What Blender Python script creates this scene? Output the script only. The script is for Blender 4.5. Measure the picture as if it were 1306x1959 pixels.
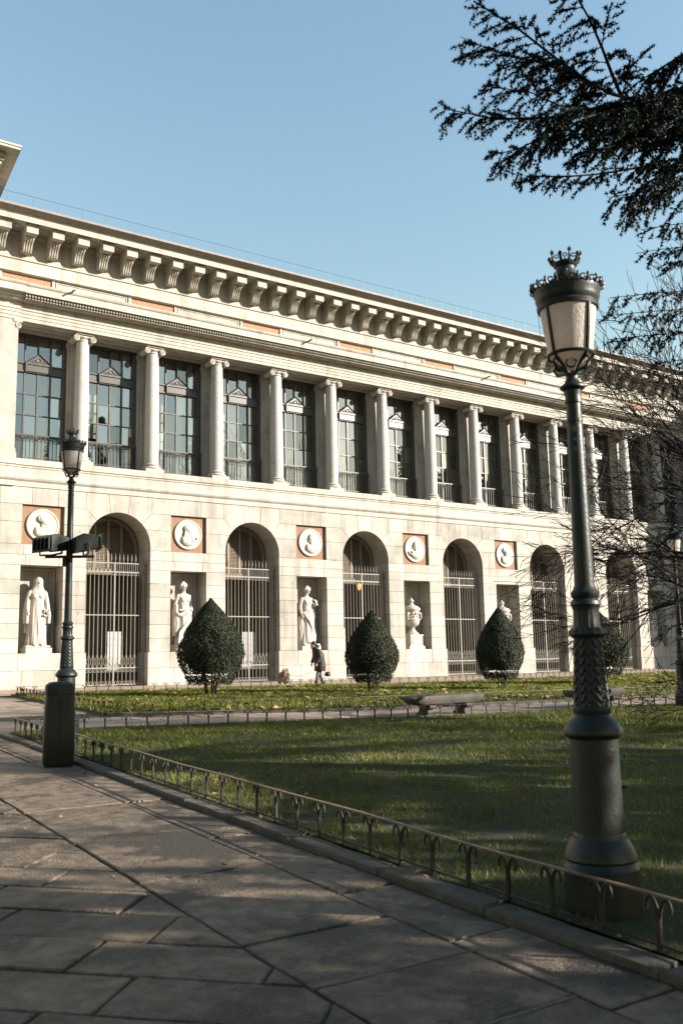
import bpy, bmesh, math, random
import numpy as np
from math import sin, cos, pi, radians, sqrt, atan2
from mathutils import Vector, Matrix
random.seed(7); np.random.seed(7)
S = bpy.context.scene
for o in list(bpy.data.objects): bpy.data.objects.remove(o)

# ---------------------------------------------------------------- camera
FPX, PPX, PPY = 1818.3, 653.0, 979.5            # measured on the photograph (1306 x 1959)
YAW, PIT, ROL = radians(34.693), radians(9.002), radians(-1.158)
CAM = Vector((0, 0, .706)); YF = 33.79; SLOPE = .025
fw = Vector((sin(YAW)*cos(PIT), cos(YAW)*cos(PIT), sin(PIT)))
rt = Vector((cos(YAW), -sin(YAW), 0)); up = rt.cross(fw)
rt, up = cos(ROL)*rt+sin(ROL)*up, -sin(ROL)*rt+cos(ROL)*up
cd = bpy.data.cameras.new('camera'); cam = bpy.data.objects.new('camera', cd); S.collection.objects.link(cam)
cam.matrix_world = Matrix(((rt.x, up.x, -fw.x, CAM.x), (rt.y, up.y, -fw.y, CAM.y), (rt.z, up.z, -fw.z, CAM.z), (0, 0, 0, 1)))
cd.sensor_fit = 'VERTICAL'; cd.sensor_height = 36; cd.sensor_width = 24; cd.lens = FPX/1959*36
cd.clip_end = 2000; cd.clip_start = .05
cd.dof.use_dof = True; cd.dof.focus_distance = 36; cd.dof.aperture_fstop = 3.2
S.camera = cam
# ---------------------------------------------------------------- sky, sun, exposure
SUN_EL, SUN_AZ = radians(21), radians(134)       # azimuth clockwise from +Y
w = bpy.data.worlds.new('World'); S.world = w; w.use_nodes = True
nt = w.node_tree; nt.nodes.clear()
sky = nt.nodes.new('ShaderNodeTexSky'); sky.sky_type = 'NISHITA'; sky.sun_disc = False
sky.sun_elevation = SUN_EL; sky.sun_rotation = SUN_AZ; sky.altitude = 650; sky.air_density = 2.2; sky.dust_density = .8; sky.ozone_density = 3.4
bg = nt.nodes.new('ShaderNodeBackground'); bg.inputs[1].default_value = .082
wo = nt.nodes.new('ShaderNodeOutputWorld'); nt.links.new(sky.outputs[0], bg.inputs[0]); nt.links.new(bg.outputs[0], wo.inputs[0])
sd = bpy.data.lights.new('sun', 'SUN'); sd.energy = 5.0; sd.angle = radians(.53); sd.color = (1, .915, .81)
sun = bpy.data.objects.new('sun', sd); S.collection.objects.link(sun)
SD = Vector((sin(SUN_AZ)*cos(SUN_EL), cos(SUN_AZ)*cos(SUN_EL), sin(SUN_EL)))
sun.rotation_euler = SD.to_track_quat('Z', 'Y').to_euler(); sun.location = SD*60
S.view_settings.view_transform = 'Standard'; S.view_settings.look = 'None'
S.view_settings.exposure = 1.55; S.view_settings.gamma = 1

# ---------------------------------------------------------------- helpers
def gz(y): return SLOPE*(min(y, YF)-YF)
def ray(px, py): return fw + rt*((px-PPX)/FPX) - up*((py-PPY)/FPX)
def at(px, py, Z): return CAM + ray(px, py)*Z
def onG(px, py, dz=0):
    d = ray(px, py); t = (dz+SLOPE*(CAM.y-YF)-CAM.z)/(d.z-SLOPE*d.y); return CAM+d*t
class MB:
    def __init__(s): s.v = []; s.f = []
    def add(s, vs, fs):
        b = len(s.v); s.v.extend(tuple(p) for p in vs); s.f.extend(tuple(i+b for i in f) for f in fs); return s
    def box(s, x0, y0, z0, x1, y1, z1):
        return s.add([(x0,y0,z0),(x1,y0,z0),(x1,y1,z0),(x0,y1,z0),(x0,y0,z1),(x1,y0,z1),(x1,y1,z1),(x0,y1,z1)],
                     [(0,3,2,1),(4,5,6,7),(0,1,5,4),(1,2,6,5),(2,3,7,6),(3,0,4,7)])
    def bbox(s, x0, y0, z0, x1, y1, z1, b=.008):      # box with a chamfered front (towards -y)
        vs = [(x0,y1,z0),(x1,y1,z0),(x1,y1,z1),(x0,y1,z1),(x0,y0+b,z0),(x1,y0+b,z0),(x1,y0+b,z1),(x0,y0+b,z1),
              (x0+b,y0,z0+b),(x1-b,y0,z0+b),(x1-b,y0,z1-b),(x0+b,y0,z1-b)]
        return s.add(vs, [(0,1,2,3),(0,4,5,1),(1,5,6,2),(2,6,7,3),(3,7,4,0),(4,8,9,5),(5,9,10,6),(6,10,11,7),(7,11,8,4),(8,11,10,9)])
    def extr(s, poly, a, b, ax='y'):
        n = len(poly); m = {'x': lambda p, c: (c, p[0], p[1]), 'y': lambda p, c: (p[0], c, p[1]), 'z': lambda p, c: (p[0], p[1], c)}[ax]
        vs = [m(p, a) for p in poly]+[m(p, b) for p in poly]
        return s.add(vs, [tuple(range(n)), tuple(range(2*n-1, n-1, -1))]+[(i, i+n, (i+1) % n+n, (i+1) % n) for i in range(n)])
    def lathe(s, prof, n=24, c=(0,0,0), mod=None, cap=True, a0=0, a1=2*pi):
        full = abs(a1-a0-2*pi) < 1e-6; k = n if full else n+1; vs = []
        for (r, z) in prof:
            for i in range(k):
                t = a0+(a1-a0)*i/n; q = r*(mod(t, z) if mod else 1); vs.append((c[0]+q*cos(t), c[1]+q*sin(t), c[2]+z))
        fs = [(j*k+i, j*k+(i+1) % k, (j+1)*k+(i+1) % k, (j+1)*k+i) for j in range(len(prof)-1) for i in range(n)]
        if cap and full: fs += [tuple(range(k-1, -1, -1)), tuple(range((len(prof)-1)*k, len(prof)*k))]
        return s.add(vs, fs)
    def tube(s, pts, rad, n=6, cap=True):
        pts = [Vector(p) for p in pts]; m = len(pts); rad = rad if isinstance(rad, (list, tuple)) else [rad]*m
        vs = []; u = None
        for i, p in enumerate(pts):
            d = (pts[min(i+1, m-1)]-pts[max(i-1, 0)]).normalized()
            if u is None:
                u = d.cross(Vector((0,0,1)) if abs(d.z) < .9 else Vector((1,0,0))).normalized()
            u = (u-d*u.dot(d)); u = u.normalized() if u.length > 1e-6 else d.orthogonal().normalized(); v = d.cross(u)
            for k in range(n):
                t = 2*pi*k/n; vs.append(p+(u*cos(t)+v*sin(t))*rad[i])
        fs = [(j*n+k, j*n+(k+1) % n, (j+1)*n+(k+1) % n, (j+1)*n+k) for j in range(m-1) for k in range(n)]
        if cap: fs += [tuple(range(n-1, -1, -1)), tuple(range((m-1)*n, m*n))]
        return s.add(vs, fs)
    def ell(s, c, r, n=14, m=9, R=None):
        vs = []; c = Vector(c)
        for j in range(m+1):
            t = pi*j/m
            for i in range(n):
                q = Vector((r[0]*sin(t)*cos(2*pi*i/n), r[1]*sin(t)*sin(2*pi*i/n), r[2]*cos(t)))
                if R: q = R @ q
                vs.append(c+q)
        return s.add(vs, [(j*n+i, (j+1)*n+i, (j+1)*n+(i+1) % n, j*n+(i+1) % n) for j in range(m) for i in range(n)])
    def loft(s, rings):
        n = len(rings[0]); vs = [p for r in rings for p in r]
        fs = [(j*n+i, j*n+(i+1) % n, (j+1)*n+(i+1) % n, (j+1)*n+i) for j in range(len(rings)-1) for i in range(n)]
        fs += [tuple(range(n-1, -1, -1)), tuple(range((len(rings)-1)*n, len(rings)*n))]
        return s.add(vs, fs)
    def torus(s, c, R, r, n=14, m=5, ax='y'):
        vs = []
        for i in range(n):
            t = 2*pi*i/n
            for j in range(m):
                q = 2*pi*j/m; a, b, h = (R+r*cos(q))*cos(t), (R+r*cos(q))*sin(t), r*sin(q)
                vs.append((c[0]+a, c[1]+h, c[2]+b) if ax == 'y' else (c[0]+a, c[1]+b, c[2]+h))
        return s.add(vs, [(i*m+j, i*m+(j+1) % m, ((i+1) % n)*m+(j+1) % m, ((i+1) % n)*m+j) for i in range(n) for j in range(m)])
    def mesh(s, name, m, smooth=0.0):
        me = bpy.data.meshes.new(name); me.from_pydata(s.v, [], s.f)
        bm = bmesh.new(); bm.from_mesh(me); bmesh.ops.recalc_face_normals(bm, faces=bm.faces); bm.to_mesh(me); bm.free()
        me.materials.append(m)
        if smooth:
            me.shade_smooth(); me.set_sharp_from_angle(angle=smooth)
        me.update(); return me
def ob(name, data, parent=None, loc=(0,0,0), rot=(0,0,0), sc=(1,1,1), label=None, cat=None, group=None, kind=None):
    o = bpy.data.objects.new(name, data); S.collection.objects.link(o)
    o.location = loc; o.rotation_euler = rot; o.scale = sc if isinstance(sc, (tuple, list)) else (sc,)*3
    if parent: o.parent = parent
    for k, v in (('label', label), ('category', cat), ('group', group), ('kind', kind)):
        if v: o[k] = v
    return o
def empty(name, loc=(0,0,0), rz=0, **k): 
    o = ob(name, None, loc=loc, rot=(0,0,rz), **k); o.empty_display_size = .3; return o
def copy_tree(o, loc=None, rz=None, label=None, parent=None):
    c = o.copy(); S.collection.objects.link(c); c.parent = parent
    if loc is not None: c.location = loc
    if rz is not None: c.rotation_euler = (0, 0, rz)
    if label: c['label'] = label
    for ch in list(o.children): copy_tree(ch, parent=c)
    return c
def remesh(mb, name, m, vox, smooth=True):
    me = mb.mesh('tmp', m); o = bpy.data.objects.new('tmp', me); S.collection.objects.link(o)
    md = o.modifiers.new('r', 'REMESH'); md.mode = 'VOXEL'; md.voxel_size = vox; md.use_smooth_shade = smooth
    sm = o.modifiers.new('s', 'SMOOTH'); sm.iterations = 1; sm.factor = .3
    dg = bpy.context.evaluated_depsgraph_get(); r = bpy.data.meshes.new_from_object(o.evaluated_get(dg))
    bpy.data.objects.remove(o); r.name = name
    if not r.materials: r.materials.append(m)
    return r
def fastmesh(name, V, T, m):            # numpy vertices and equal-sized faces
    me = bpy.data.meshes.new(name); n, k = T.shape
    me.vertices.add(len(V)); me.vertices.foreach_set('co', np.ascontiguousarray(V, dtype=np.float32).ravel())
    me.loops.add(n*k); me.loops.foreach_set('vertex_index', T.astype(np.int32).ravel())
    me.polygons.add(n); me.polygons.foreach_set('loop_start', np.arange(0, n*k, k, dtype=np.int32))
    me.update(calc_edges=True); me.materials.append(m); return me

# ---------------------------------------------------------------- materials
def mat(name, c1, c2=None, rough=.8, scale=4, detail=6, bump=0, bscale=None, stain=None, sscale=.6, slo=.5, shi=.75, metal=0, rnd=0, spec=.4, trans=0, streak=None, dots=False, grain=0, lo=.3, hi=.7):
    m = bpy.data.materials.new(name); m.use_nodes = True; n = m.node_tree.nodes; l = m.node_tree.links
    b = n['Principled BSDF']; b.inputs['Roughness'].default_value = rough; b.inputs['Metallic'].default_value = metal
    b.inputs['Specular IOR Level'].default_value = spec
    if trans: b.inputs['Transmission Weight'].default_value = trans
    geo = n.new('ShaderNodeNewGeometry'); col = None
    if c2 is None: c2 = c1
    tx = n.new('ShaderNodeTexNoise'); tx.inputs['Scale'].default_value = scale; tx.inputs['Detail'].default_value = detail; tx.inputs['Roughness'].default_value = .65
    l.new(geo.outputs['Position'], tx.inputs['Vector'])
    cr = n.new('ShaderNodeValToRGB'); cr.color_ramp.elements[0].position = lo; cr.color_ramp.elements[1].position = hi
    cr.color_ramp.elements[0].color = (*c1, 1); cr.color_ramp.elements[1].color = (*c2, 1)
    l.new(tx.outputs['Fac'], cr.inputs['Fac']); col = cr.outputs['Color']
    if stain:
        t2 = n.new('ShaderNodeTexNoise'); t2.inputs['Scale'].default_value = sscale; t2.inputs['Detail'].default_value = 8; t2.inputs['Roughness'].default_value = .7
        l.new(geo.outputs['Position'], t2.inputs['Vector'])
        r2 = n.new('ShaderNodeValToRGB'); r2.color_ramp.elements[0].position = slo; r2.color_ramp.elements[1].position = shi
        l.new(t2.outputs['Fac'], r2.inputs['Fac'])
        mx = n.new('ShaderNodeMix'); mx.data_type = 'RGBA'; l.new(r2.outputs['Color'], mx.inputs[0]); l.new(col, mx.inputs[6]); mx.inputs[7].default_value = (*stain, 1); col = mx.outputs[2]
    def over(fac, c):
        nonlocal col
        mx = n.new('ShaderNodeMix'); mx.data_type = 'RGBA'; l.new(fac, mx.inputs[0]); l.new(col, mx.inputs[6]); mx.inputs[7].default_value = (*c, 1); col = mx.outputs[2]
    if streak:
        vm = n.new('ShaderNodeVectorMath'); vm.operation = 'MULTIPLY'; vm.inputs[1].default_value = (2.6, 2.6, .22); l.new(geo.outputs['Position'], vm.inputs[0])
        t4 = n.new('ShaderNodeTexNoise'); t4.inputs['Scale'].default_value = 1.0; t4.inputs['Detail'].default_value = 7; t4.inputs['Roughness'].default_value = .68; l.new(vm.outputs[0], t4.inputs['Vector'])
        r4 = n.new('ShaderNodeMapRange'); r4.inputs[1].default_value = .49; r4.inputs[2].default_value = .78; r4.inputs[4].default_value = .9; l.new(t4.outputs['Fac'], r4.inputs[0]); over(r4.outputs[0], streak)
    if dots:
        vo = n.new('ShaderNodeTexVoronoi'); vo.inputs['Scale'].default_value = 1.5; l.new(geo.outputs['Position'], vo.inputs['Vector'])
        r5 = n.new('ShaderNodeMapRange'); r5.inputs[1].default_value = .10; r5.inputs[2].default_value = .055; r5.inputs[4].default_value = .55; l.new(vo.outputs['Distance'], r5.inputs[0]); over(r5.outputs[0], (.13,.12,.10))
    if grain:
        t6 = n.new('ShaderNodeTexNoise'); t6.inputs['Scale'].default_value = 140; t6.inputs['Detail'].default_value = 2; l.new(geo.outputs['Position'], t6.inputs['Vector'])
        r6 = n.new('ShaderNodeMapRange'); r6.inputs[1].default_value = .42; r6.inputs[2].default_value = .7; r6.inputs[4].default_value = grain; l.new(t6.outputs['Fac'], r6.inputs[0]); over(r6.outputs[0], (.17,.145,.115))
        vo = n.new('ShaderNodeTexVoronoi'); vo.inputs['Scale'].default_value = 3.2; l.new(geo.outputs['Position'], vo.inputs['Vector'])
        r7 = n.new('ShaderNodeMapRange'); r7.inputs[1].default_value = .11; r7.inputs[2].default_value = .07; r7.inputs[4].default_value = .7; l.new(vo.outputs['Distance'], r7.inputs[0]); over(r7.outputs[0], (.012,.011,.009))
    if rnd:
        oi = n.new('ShaderNodeObjectInfo'); mr = n.new('ShaderNodeMapRange'); mr.inputs[3].default_value = 1-rnd; mr.inputs[4].default_value = 1+rnd*.6
        l.new(oi.outputs['Random'], mr.inputs[0]); hv = n.new('ShaderNodeHueSaturation'); l.new(mr.outputs[0], hv.inputs['Value']); l.new(col, hv.inputs['Color']); col = hv.outputs['Color']
    l.new(col, b.inputs['Base Color'])
    if bump:
        t3 = n.new('ShaderNodeTexNoise'); t3.inputs['Scale'].default_value = bscale or scale*4; t3.inputs['Detail'].default_value = 5; l.new(geo.outputs['Position'], t3.inputs['Vector'])
        bp = n.new('ShaderNodeBump'); bp.inputs['Strength'].default_value = min(1, bump); bp.inputs['Distance'].default_value = .02*max(1, bump); l.new(t3.outputs['Fac'], bp.inputs['Height']); l.new(bp.outputs['Normal'], b.inputs['Normal'])
    return m
M = {}
M['stone'] = mat('limestone', (.305,.278,.238), (.385,.358,.312), .85, 1.3, 8, .35, 14, (.20,.185,.16), .8, .49, .74, rnd=.15, streak=(.16,.145,.125), dots=True)
M['stone2'] = mat('limestone_moulding', (.315,.287,.243), (.39,.36,.311), .85, 2.0, 8, .25, 16, (.19,.17,.145), .9, .55, .82, rnd=.07, streak=(.17,.155,.135))
M['column'] = mat('granite_column', (.31,.293,.266), (.40,.38,.35), .75, 9, 8, .15, 40, (.19,.17,.145), 1.3, .56, .85, rnd=.08)
M['marble'] = mat('statue_marble', (.32,.285,.24), (.41,.375,.325), .6, 3, 6, .1, 30, (.22,.18,.135), 2.2, .55, .8)
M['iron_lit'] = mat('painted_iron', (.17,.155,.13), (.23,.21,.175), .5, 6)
M['frame'] = mat('bronze_window_frame', (.040,.040,.034), (.066,.060,.050), .4, 5, spec=.4)
M['dark_iron'] = mat('lamp_iron', (.009,.013,.0125), (.018,.024,.022), .42, 5, 6, .12, 60, (.032,.034,.030), 3, .58, .8, spec=.35)
M['fence'] = mat('fence_iron', (.008,.0065,.005), (.022,.015,.011), .6, 14, 6, .2, 60)
M['rail'] = mat('lit_rail_iron', (.10,.068,.042), (.17,.12,.076), .45, 20, 6, .15, 60)  # brown iron, colour brightened to stand in for sun on the rail
M['shutter'] = mat('shutter_paint', (.15,.118,.088), (.20,.16,.12), .65, 5)
M['white'] = mat('white_panel', (.30,.29,.27), (.35,.34,.32), .6, 3)
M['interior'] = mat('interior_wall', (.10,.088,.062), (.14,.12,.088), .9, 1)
M['dark'] = mat('dark_recess', (.03,.025,.02), None, .9)
M['lit_strip'] = mat('lit_wall_pale', (.34,.33,.29), (.40,.39,.35), .8, 2)  # pale tone of the added strips that imitate lit walls
M['slab'] = mat('granite_paving', (.064,.045,.029), (.20,.148,.100), .6, 7, 10, .9, 60, (.017,.012,.008), 1.1, .485, .555, rnd=.22, grain=.6, lo=.38, hi=.64)
M['slab2'] = mat('pinkish_paving', (.20,.150,.112), (.29,.225,.172), .7, 3, 8, .3, 50, (.10,.08,.062), 1.2, .5, .75, rnd=.12)
M['mortar'] = mat('pale_mortar', (.16,.15,.135), (.10,.09,.08), .9, 20)
M['joint'] = mat('paving_joint', (.022,.020,.014), (.045,.045,.022), .95, 8, bump=.4)
M['kerb'] = mat('kerb_granite', (.05,.044,.034), (.105,.092,.073), .8, 9, 9, .6, 50, (.05,.05,.035), 2.2, .5, .7, rnd=.1)
M['soil'] = mat('lawn_soil', (.014,.017,.005), (.030,.034,.010), .95, 7, 6, .6, 40, (.032,.024,.012), .5, .58, .75)
M['ground'] = mat('ground', (.09,.08,.065), (.14,.125,.10), .9, 2, bump=.3)
M['leaf_litter'] = mat('fallen_leaf', (.16,.085,.035), (.34,.23,.11), .75, 3)
M['benchstone'] = mat('bench_stone', (.050,.045,.038), (.095,.085,.072), .8, 7, 8, .4, 40, (.06,.055,.05), 2, .5, .7)
M['bark'] = mat('bark', (.030,.022,.017), (.062,.048,.036), .9, 12, 6, .5, 40)
M['twig'] = mat('twig_bark', (.010,.0065,.0045), (.026,.016,.010), .8, 20)
M['bin'] = mat('bin_plastic', (.010,.015,.014), (.016,.023,.021), .5, 4, stain=(.05,.055,.05), sscale=3, slo=.6, shi=.85)
M['roof'] = mat('slate_roof', (.06,.065,.07), (.10,.105,.11), .6, 6)
M['eave'] = mat('eave_zinc', (.15,.132,.115), (.21,.185,.16), .65, 3)
M['thin'] = mat('galvanised_rail', (.10,.105,.11), None, .5, metal=.3)
M['skin'] = mat('skin', (.50,.30,.20), None, .6)
M['coat'] = mat('quilted_coat', (.022,.019,.018), (.04,.035,.032), .7, 20, bump=.5, bscale=24)
M['legg'] = mat('patterned_leggings', (.03,.03,.04), (.30,.30,.32), .8, 16, 2)
M['boot'] = mat('boot', (.015,.013,.012), None, .5)
M['hair'] = mat('hair', (.012,.009,.007), None, .6)
M['red'] = mat('red_scarf', (.45,.05,.04), None, .8)
M['orange'] = mat('orange_leash', (.75,.22,.03), None, .6)
M['fur'] = mat('dog_fur', (.22,.13,.065), (.50,.42,.32), .9, 5, 3)
M['slate'] = mat('skirting', (.3,.27,.23), None, .8)
def leafmat(name, c1, c2, rough=.5, tr=.25, scale=3):
    m = mat(name, c1, c2, rough, scale, 4, spec=.35); n = m.node_tree.nodes; l = m.node_tree.links; b = n['Principled BSDF']
    t = n.new('ShaderNodeBsdfTranslucent'); mx = n.new('ShaderNodeMixShader'); mx.inputs[0].default_value = tr
    l.new(b.inputs['Base Color'].links[0].from_socket, t.inputs['Color']); l.new(b.outputs[0], mx.inputs[1]); l.new(t.outputs[0], mx.inputs[2]); l.new(mx.outputs[0], n['Material Output'].inputs[0]); return m
M['grass'] = leafmat('grass_blade', (.046,.066,.007), (.195,.205,.028), .5, .35, .8)
M['topiary'] = leafmat('bay_leaf', (.010,.015,.005), (.026,.034,.011), .7, .10, 9)
M['needle'] = leafmat('cedar_needle', (.006,.014,.010), (.014,.028,.018), .6, .1, 9)
M['evergreen'] = leafmat('evergreen_leaf', (.02,.032,.012), (.045,.058,.02), .5, .08, 2)
def glass(name, tint, refl):
    m = bpy.data.materials.new(name); m.use_nodes = True; n = m.node_tree.nodes; l = m.node_tree.links; n.remove(n['Principled BSDF'])
    t = n.new('ShaderNodeBsdfTransparent'); t.inputs[0].default_value = (*tint, 1); g = n.new('ShaderNodeBsdfGlossy'); g.inputs['Roughness'].default_value = .015
    g.inputs['Color'].default_value = (.96,.98,1,1)
    nz = n.new('ShaderNodeTexNoise'); nz.inputs['Scale'].default_value = 1.6; nz.inputs['Detail'].default_value = 1; bp = n.new('ShaderNodeBump'); bp.inputs['Strength'].default_value = .12; bp.inputs['Distance'].default_value = .01
    ge = n.new('ShaderNodeNewGeometry'); l.new(ge.outputs['Position'], nz.inputs['Vector']); l.new(nz.outputs['Fac'], bp.inputs['Height']); l.new(bp.outputs['Normal'], g.inputs['Normal'])
    mx = n.new('ShaderNodeMixShader'); oi = n.new('ShaderNodeObjectInfo'); mr = n.new('ShaderNodeMapRange'); mr.inputs[3].default_value = refl*.55; mr.inputs[4].default_value = refl*1.45; l.new(oi.outputs['Random'], mr.inputs[0]); l.new(mr.outputs[0], mx.inputs[0])
    l.new(t.outputs[0], mx.inputs[1]); l.new(g.outputs[0], mx.inputs[2]); l.new(mx.outputs[0], n['Material Output'].inputs[0]); return m
M['glass'] = glass('coated_window_glass', (.74,.77,.72), .23)
def frosted():
    m = mat('frosted_lantern_glass', (.62,.55,.49), (.72,.65,.58), .45, 12, 4, .4, 90); n = m.node_tree.nodes; l = m.node_tree.links; b = n['Principled BSDF']
    t = n.new('ShaderNodeBsdfTranslucent'); mx = n.new('ShaderNodeMixShader'); mx.inputs[0].default_value = .5
    l.new(b.inputs['Base Color'].links[0].from_socket, t.inputs['Color']); l.new(b.outputs[0], mx.inputs[1]); l.new(t.outputs[0], mx.inputs[2]); l.new(mx.outputs[0], n['Material Output'].inputs[0]); return m
M['frost'] = frosted()
def brickmat(name, radial):
    m = bpy.data.materials.new(name); m.use_nodes = True; n = m.node_tree.nodes; l = m.node_tree.links; b = n['Principled BSDF']; b.inputs['Roughness'].default_value = .85
    tc = n.new('ShaderNodeTexCoord'); sx = n.new('ShaderNodeSeparateXYZ'); l.new(tc.outputs['Object'], sx.inputs[0])
    def math_(op, a, bb=None):
        k = n.new('ShaderNodeMath'); k.operation = op
        for i, q in enumerate((a, bb)):
            if q is None: continue
            if isinstance(q, (int, float)): k.inputs[i].default_value = q
            else: l.new(q, k.inputs[i])
        return k.outputs[0]
    if radial:     # bricks fanned round the medallion: joints follow the angle
        ang = math_('ARCTAN2', sx.outputs[2], sx.outputs[0]); f = math_('FRACT', math_('MULTIPLY', ang, 88/(2*pi)))
        v = math_('GREATER_THAN', f, .28)
    else:
        row = math_('MULTIPLY', sx.outputs[2], 1/.075); fr = math_('FRACT', row); fl = math_('FLOOR', row)
        fx = math_('FRACT', math_('ADD', math_('MULTIPLY', sx.outputs[0], 1/.27), math_('MULTIPLY', fl, .5)))
        v = math_('MULTIPLY', math_('GREATER_THAN', fr, .2), math_('GREATER_THAN', fx, .07))
    nz = n.new('ShaderNodeTexNoise'); nz.inputs['Scale'].default_value = 7; l.new(tc.outputs['Object'], nz.inputs['Vector'])
    k_ = .68 if radial else .9
    cr = n.new('ShaderNodeValToRGB'); cr.color_ramp.elements[0].color = (.24*k_,.105*k_,.048*k_,1); cr.color_ramp.elements[1].color = (.34*k_,.175*k_,.09*k_,1); cr.color_ramp.elements[0].position = .3; cr.color_ramp.elements[1].position = .7
    l.new(nz.outputs['Fac'], cr.inputs['Fac'])
    mx = n.new('ShaderNodeMix'); mx.data_type = 'RGBA'; l.new(v, mx.inputs[0]); mx.inputs[6].default_value = (.30*k_,.23*k_,.155*k_,1); l.new(cr.outputs['Color'], mx.inputs[7]); l.new(mx.outputs[2], b.inputs['Base Color'])
    return m
M['brick'] = brickmat('brick_panel', False); M['brickfan'] = brickmat('fanned_brick', True)

# ---------------------------------------------------------------- ground, lawns, paving
mb = MB(); mb.add([(-300,-400,gz(-400)-.03),(400,-400,gz(-400)-.03),(400,YF,-.03),(-300,YF,-.03),(400,600,-.03),(-300,600,-.03)], [(0,1,2,3),(3,2,4,5)])
ground = ob('ground', mb.mesh('ground', M['ground']), kind='structure')
KX = lambda y: 3.66+.055*y                       # front edge of the kerb along the main path
def sheet(name, poly, dz, m, **k):
    b = MB(); b.add([(x, y, gz(y)+dz) for x, y in poly], [tuple(range(len(poly)))]); return ob(name, b.mesh(name, m), **k)
lawn1 = [(KX(-4)+.2, -4), (KX(17.1)+.2, 17.1), (6.16, 16.9), (10.54, 15.85), (13.3, 15.1), (19, 14.65), (36, 12.6), (36, -4)]
lawn2 = [(7.75, 20.5), (8.3, 29.7), (17.8, 28.9), (23.3, 27.5), (29.7, 28.1), (38.2, 28.9), (50, 29), (50, 14.5), (21.97, 17.2), (17.75, 17.8), (12.36, 18.4)]
paving = sheet('paving', [(-30,-8),(40,-8),(48,YF),(-30,YF)], -.012, M['joint'], kind='structure')
sidewalk = sheet('sidewalk', [(8.4, 29.85), (17.8, 29.05), (23.3, 27.65), (29.7, 28.25), (38.2, 29.05), (50, 29.1), (56, YF+.1), (-4, YF+.1), (-4, 31.5)], .012, M['slab2'], kind='structure')
lawn_front = sheet('lawn', lawn1, .045, M['soil'], kind='structure'); lawn_back = sheet('lawn', lawn2, .045, M['soil'], kind='structure')
def clip(poly, a, b, c):                          # keep a*x+b*y <= c
    out = []
    for i in range(len(poly)):
        p, q = poly[i], poly[(i+1) % len(poly)]; dp, dq = a*p[0]+b*p[1]-c, a*q[0]+b*q[1]-c
        if dp <= 0: out.append(p)
        if dp*dq < 0: t = dp/(dp-dq); out.append((p[0]+t*(q[0]-p[0]), p[1]+t*(q[1]-p[1])))
    return out
def area(p): return abs(sum(p[i][0]*p[(i+1) % len(p)][1]-p[(i+1) % len(p)][0]*p[i][1] for i in range(len(p))))/2
def inset(poly, d):
    cx = sum(p[0] for p in poly)/len(poly); cy = sum(p[1] for p in poly)/len(poly); out = list(poly); n = len(poly)
    sgn = 1 if sum(poly[i][0]*poly[(i+1) % n][1]-poly[(i+1) % n][0]*poly[i][1] for i in range(n)) > 0 else -1
    for i in range(n):
        p, q = poly[i], poly[(i+1) % n]; ex, ey = q[0]-p[0], q[1]-p[1]; L = sqrt(ex*ex+ey*ey)
        if L < 1e-5: continue
        nx, ny = sgn*ey/L, -sgn*ex/L; out = clip(out, nx, ny, nx*p[0]+ny*p[1]-d)
    return out
nslab = [0]; REST = MB(); COUNT = {}
def slab(poly, parent, m, gap=.011, top=0, thick=.05, name='paving_slab', ch=.006, rest=False):
    a = inset(poly, gap*random.uniform(.7, 1.35)); ym = sum(p[1] for p in poly)/len(poly)
    if len(a) > 2 and ym < 9:
        o2 = []
        for i_ in range(len(a)):
            p, q = a[i_], a[(i_+1) % len(a)]; m_ = max(1, int(sqrt((q[0]-p[0])**2+(q[1]-p[1])**2)/.13))
            for t_ in range(m_):
                j = .0055 if t_ else .004; o2.append((p[0]+(q[0]-p[0])*t_/m_+random.uniform(-j, j), p[1]+(q[1]-p[1])*t_/m_+random.uniform(-j, j)))
        a = o2; cx_, cy_ = sum(p[0] for p in a)/len(a), sum(p[1] for p in a)/len(a)
        b = [(p[0]+(cx_-p[0])*ch*1.6/max(.1, sqrt((cx_-p[0])**2+(cy_-p[1])**2)), p[1]+(cy_-p[1])*ch*1.6/max(.1, sqrt((cx_-p[0])**2+(cy_-p[1])**2))) for p in a]
    else: b = inset(a, ch) if len(a) > 2 else a
    if len(a) < 3 or area(a) < .008: return
    if len(b) != len(a): b = a
    h = top+random.uniform(-.005, .005); tx, ty = random.uniform(-.003, .003), random.uniform(-.003, .003)
    cx, cy = a[0]; n = len(a); g = lambda p, z: (p[0], p[1], gz(p[1])+z+tx*(p[0]-cx)+ty*(p[1]-cy))
    mbb = MB(); mbb.add([g(p, h-thick) for p in a]+[g(p, h-ch) for p in a]+[g(p, h) for p in b],
        [(i, (i+1) % n, n+(i+1) % n, n+i) for i in range(n)]+[(n+i, n+(i+1) % n, 2*n+(i+1) % n, 2*n+i) for i in range(n)]+[tuple(range(2*n, 3*n))])
    COUNT[name] = COUNT.get(name, 0)+1
    if rest: REST.add(mbb.v, mbb.f)
    else: ob(name, mbb.mesh(name, m), parent)
AX = lambda y: 2.27+.05*y
BX = lambda y: 3.2+.056*y
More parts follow.
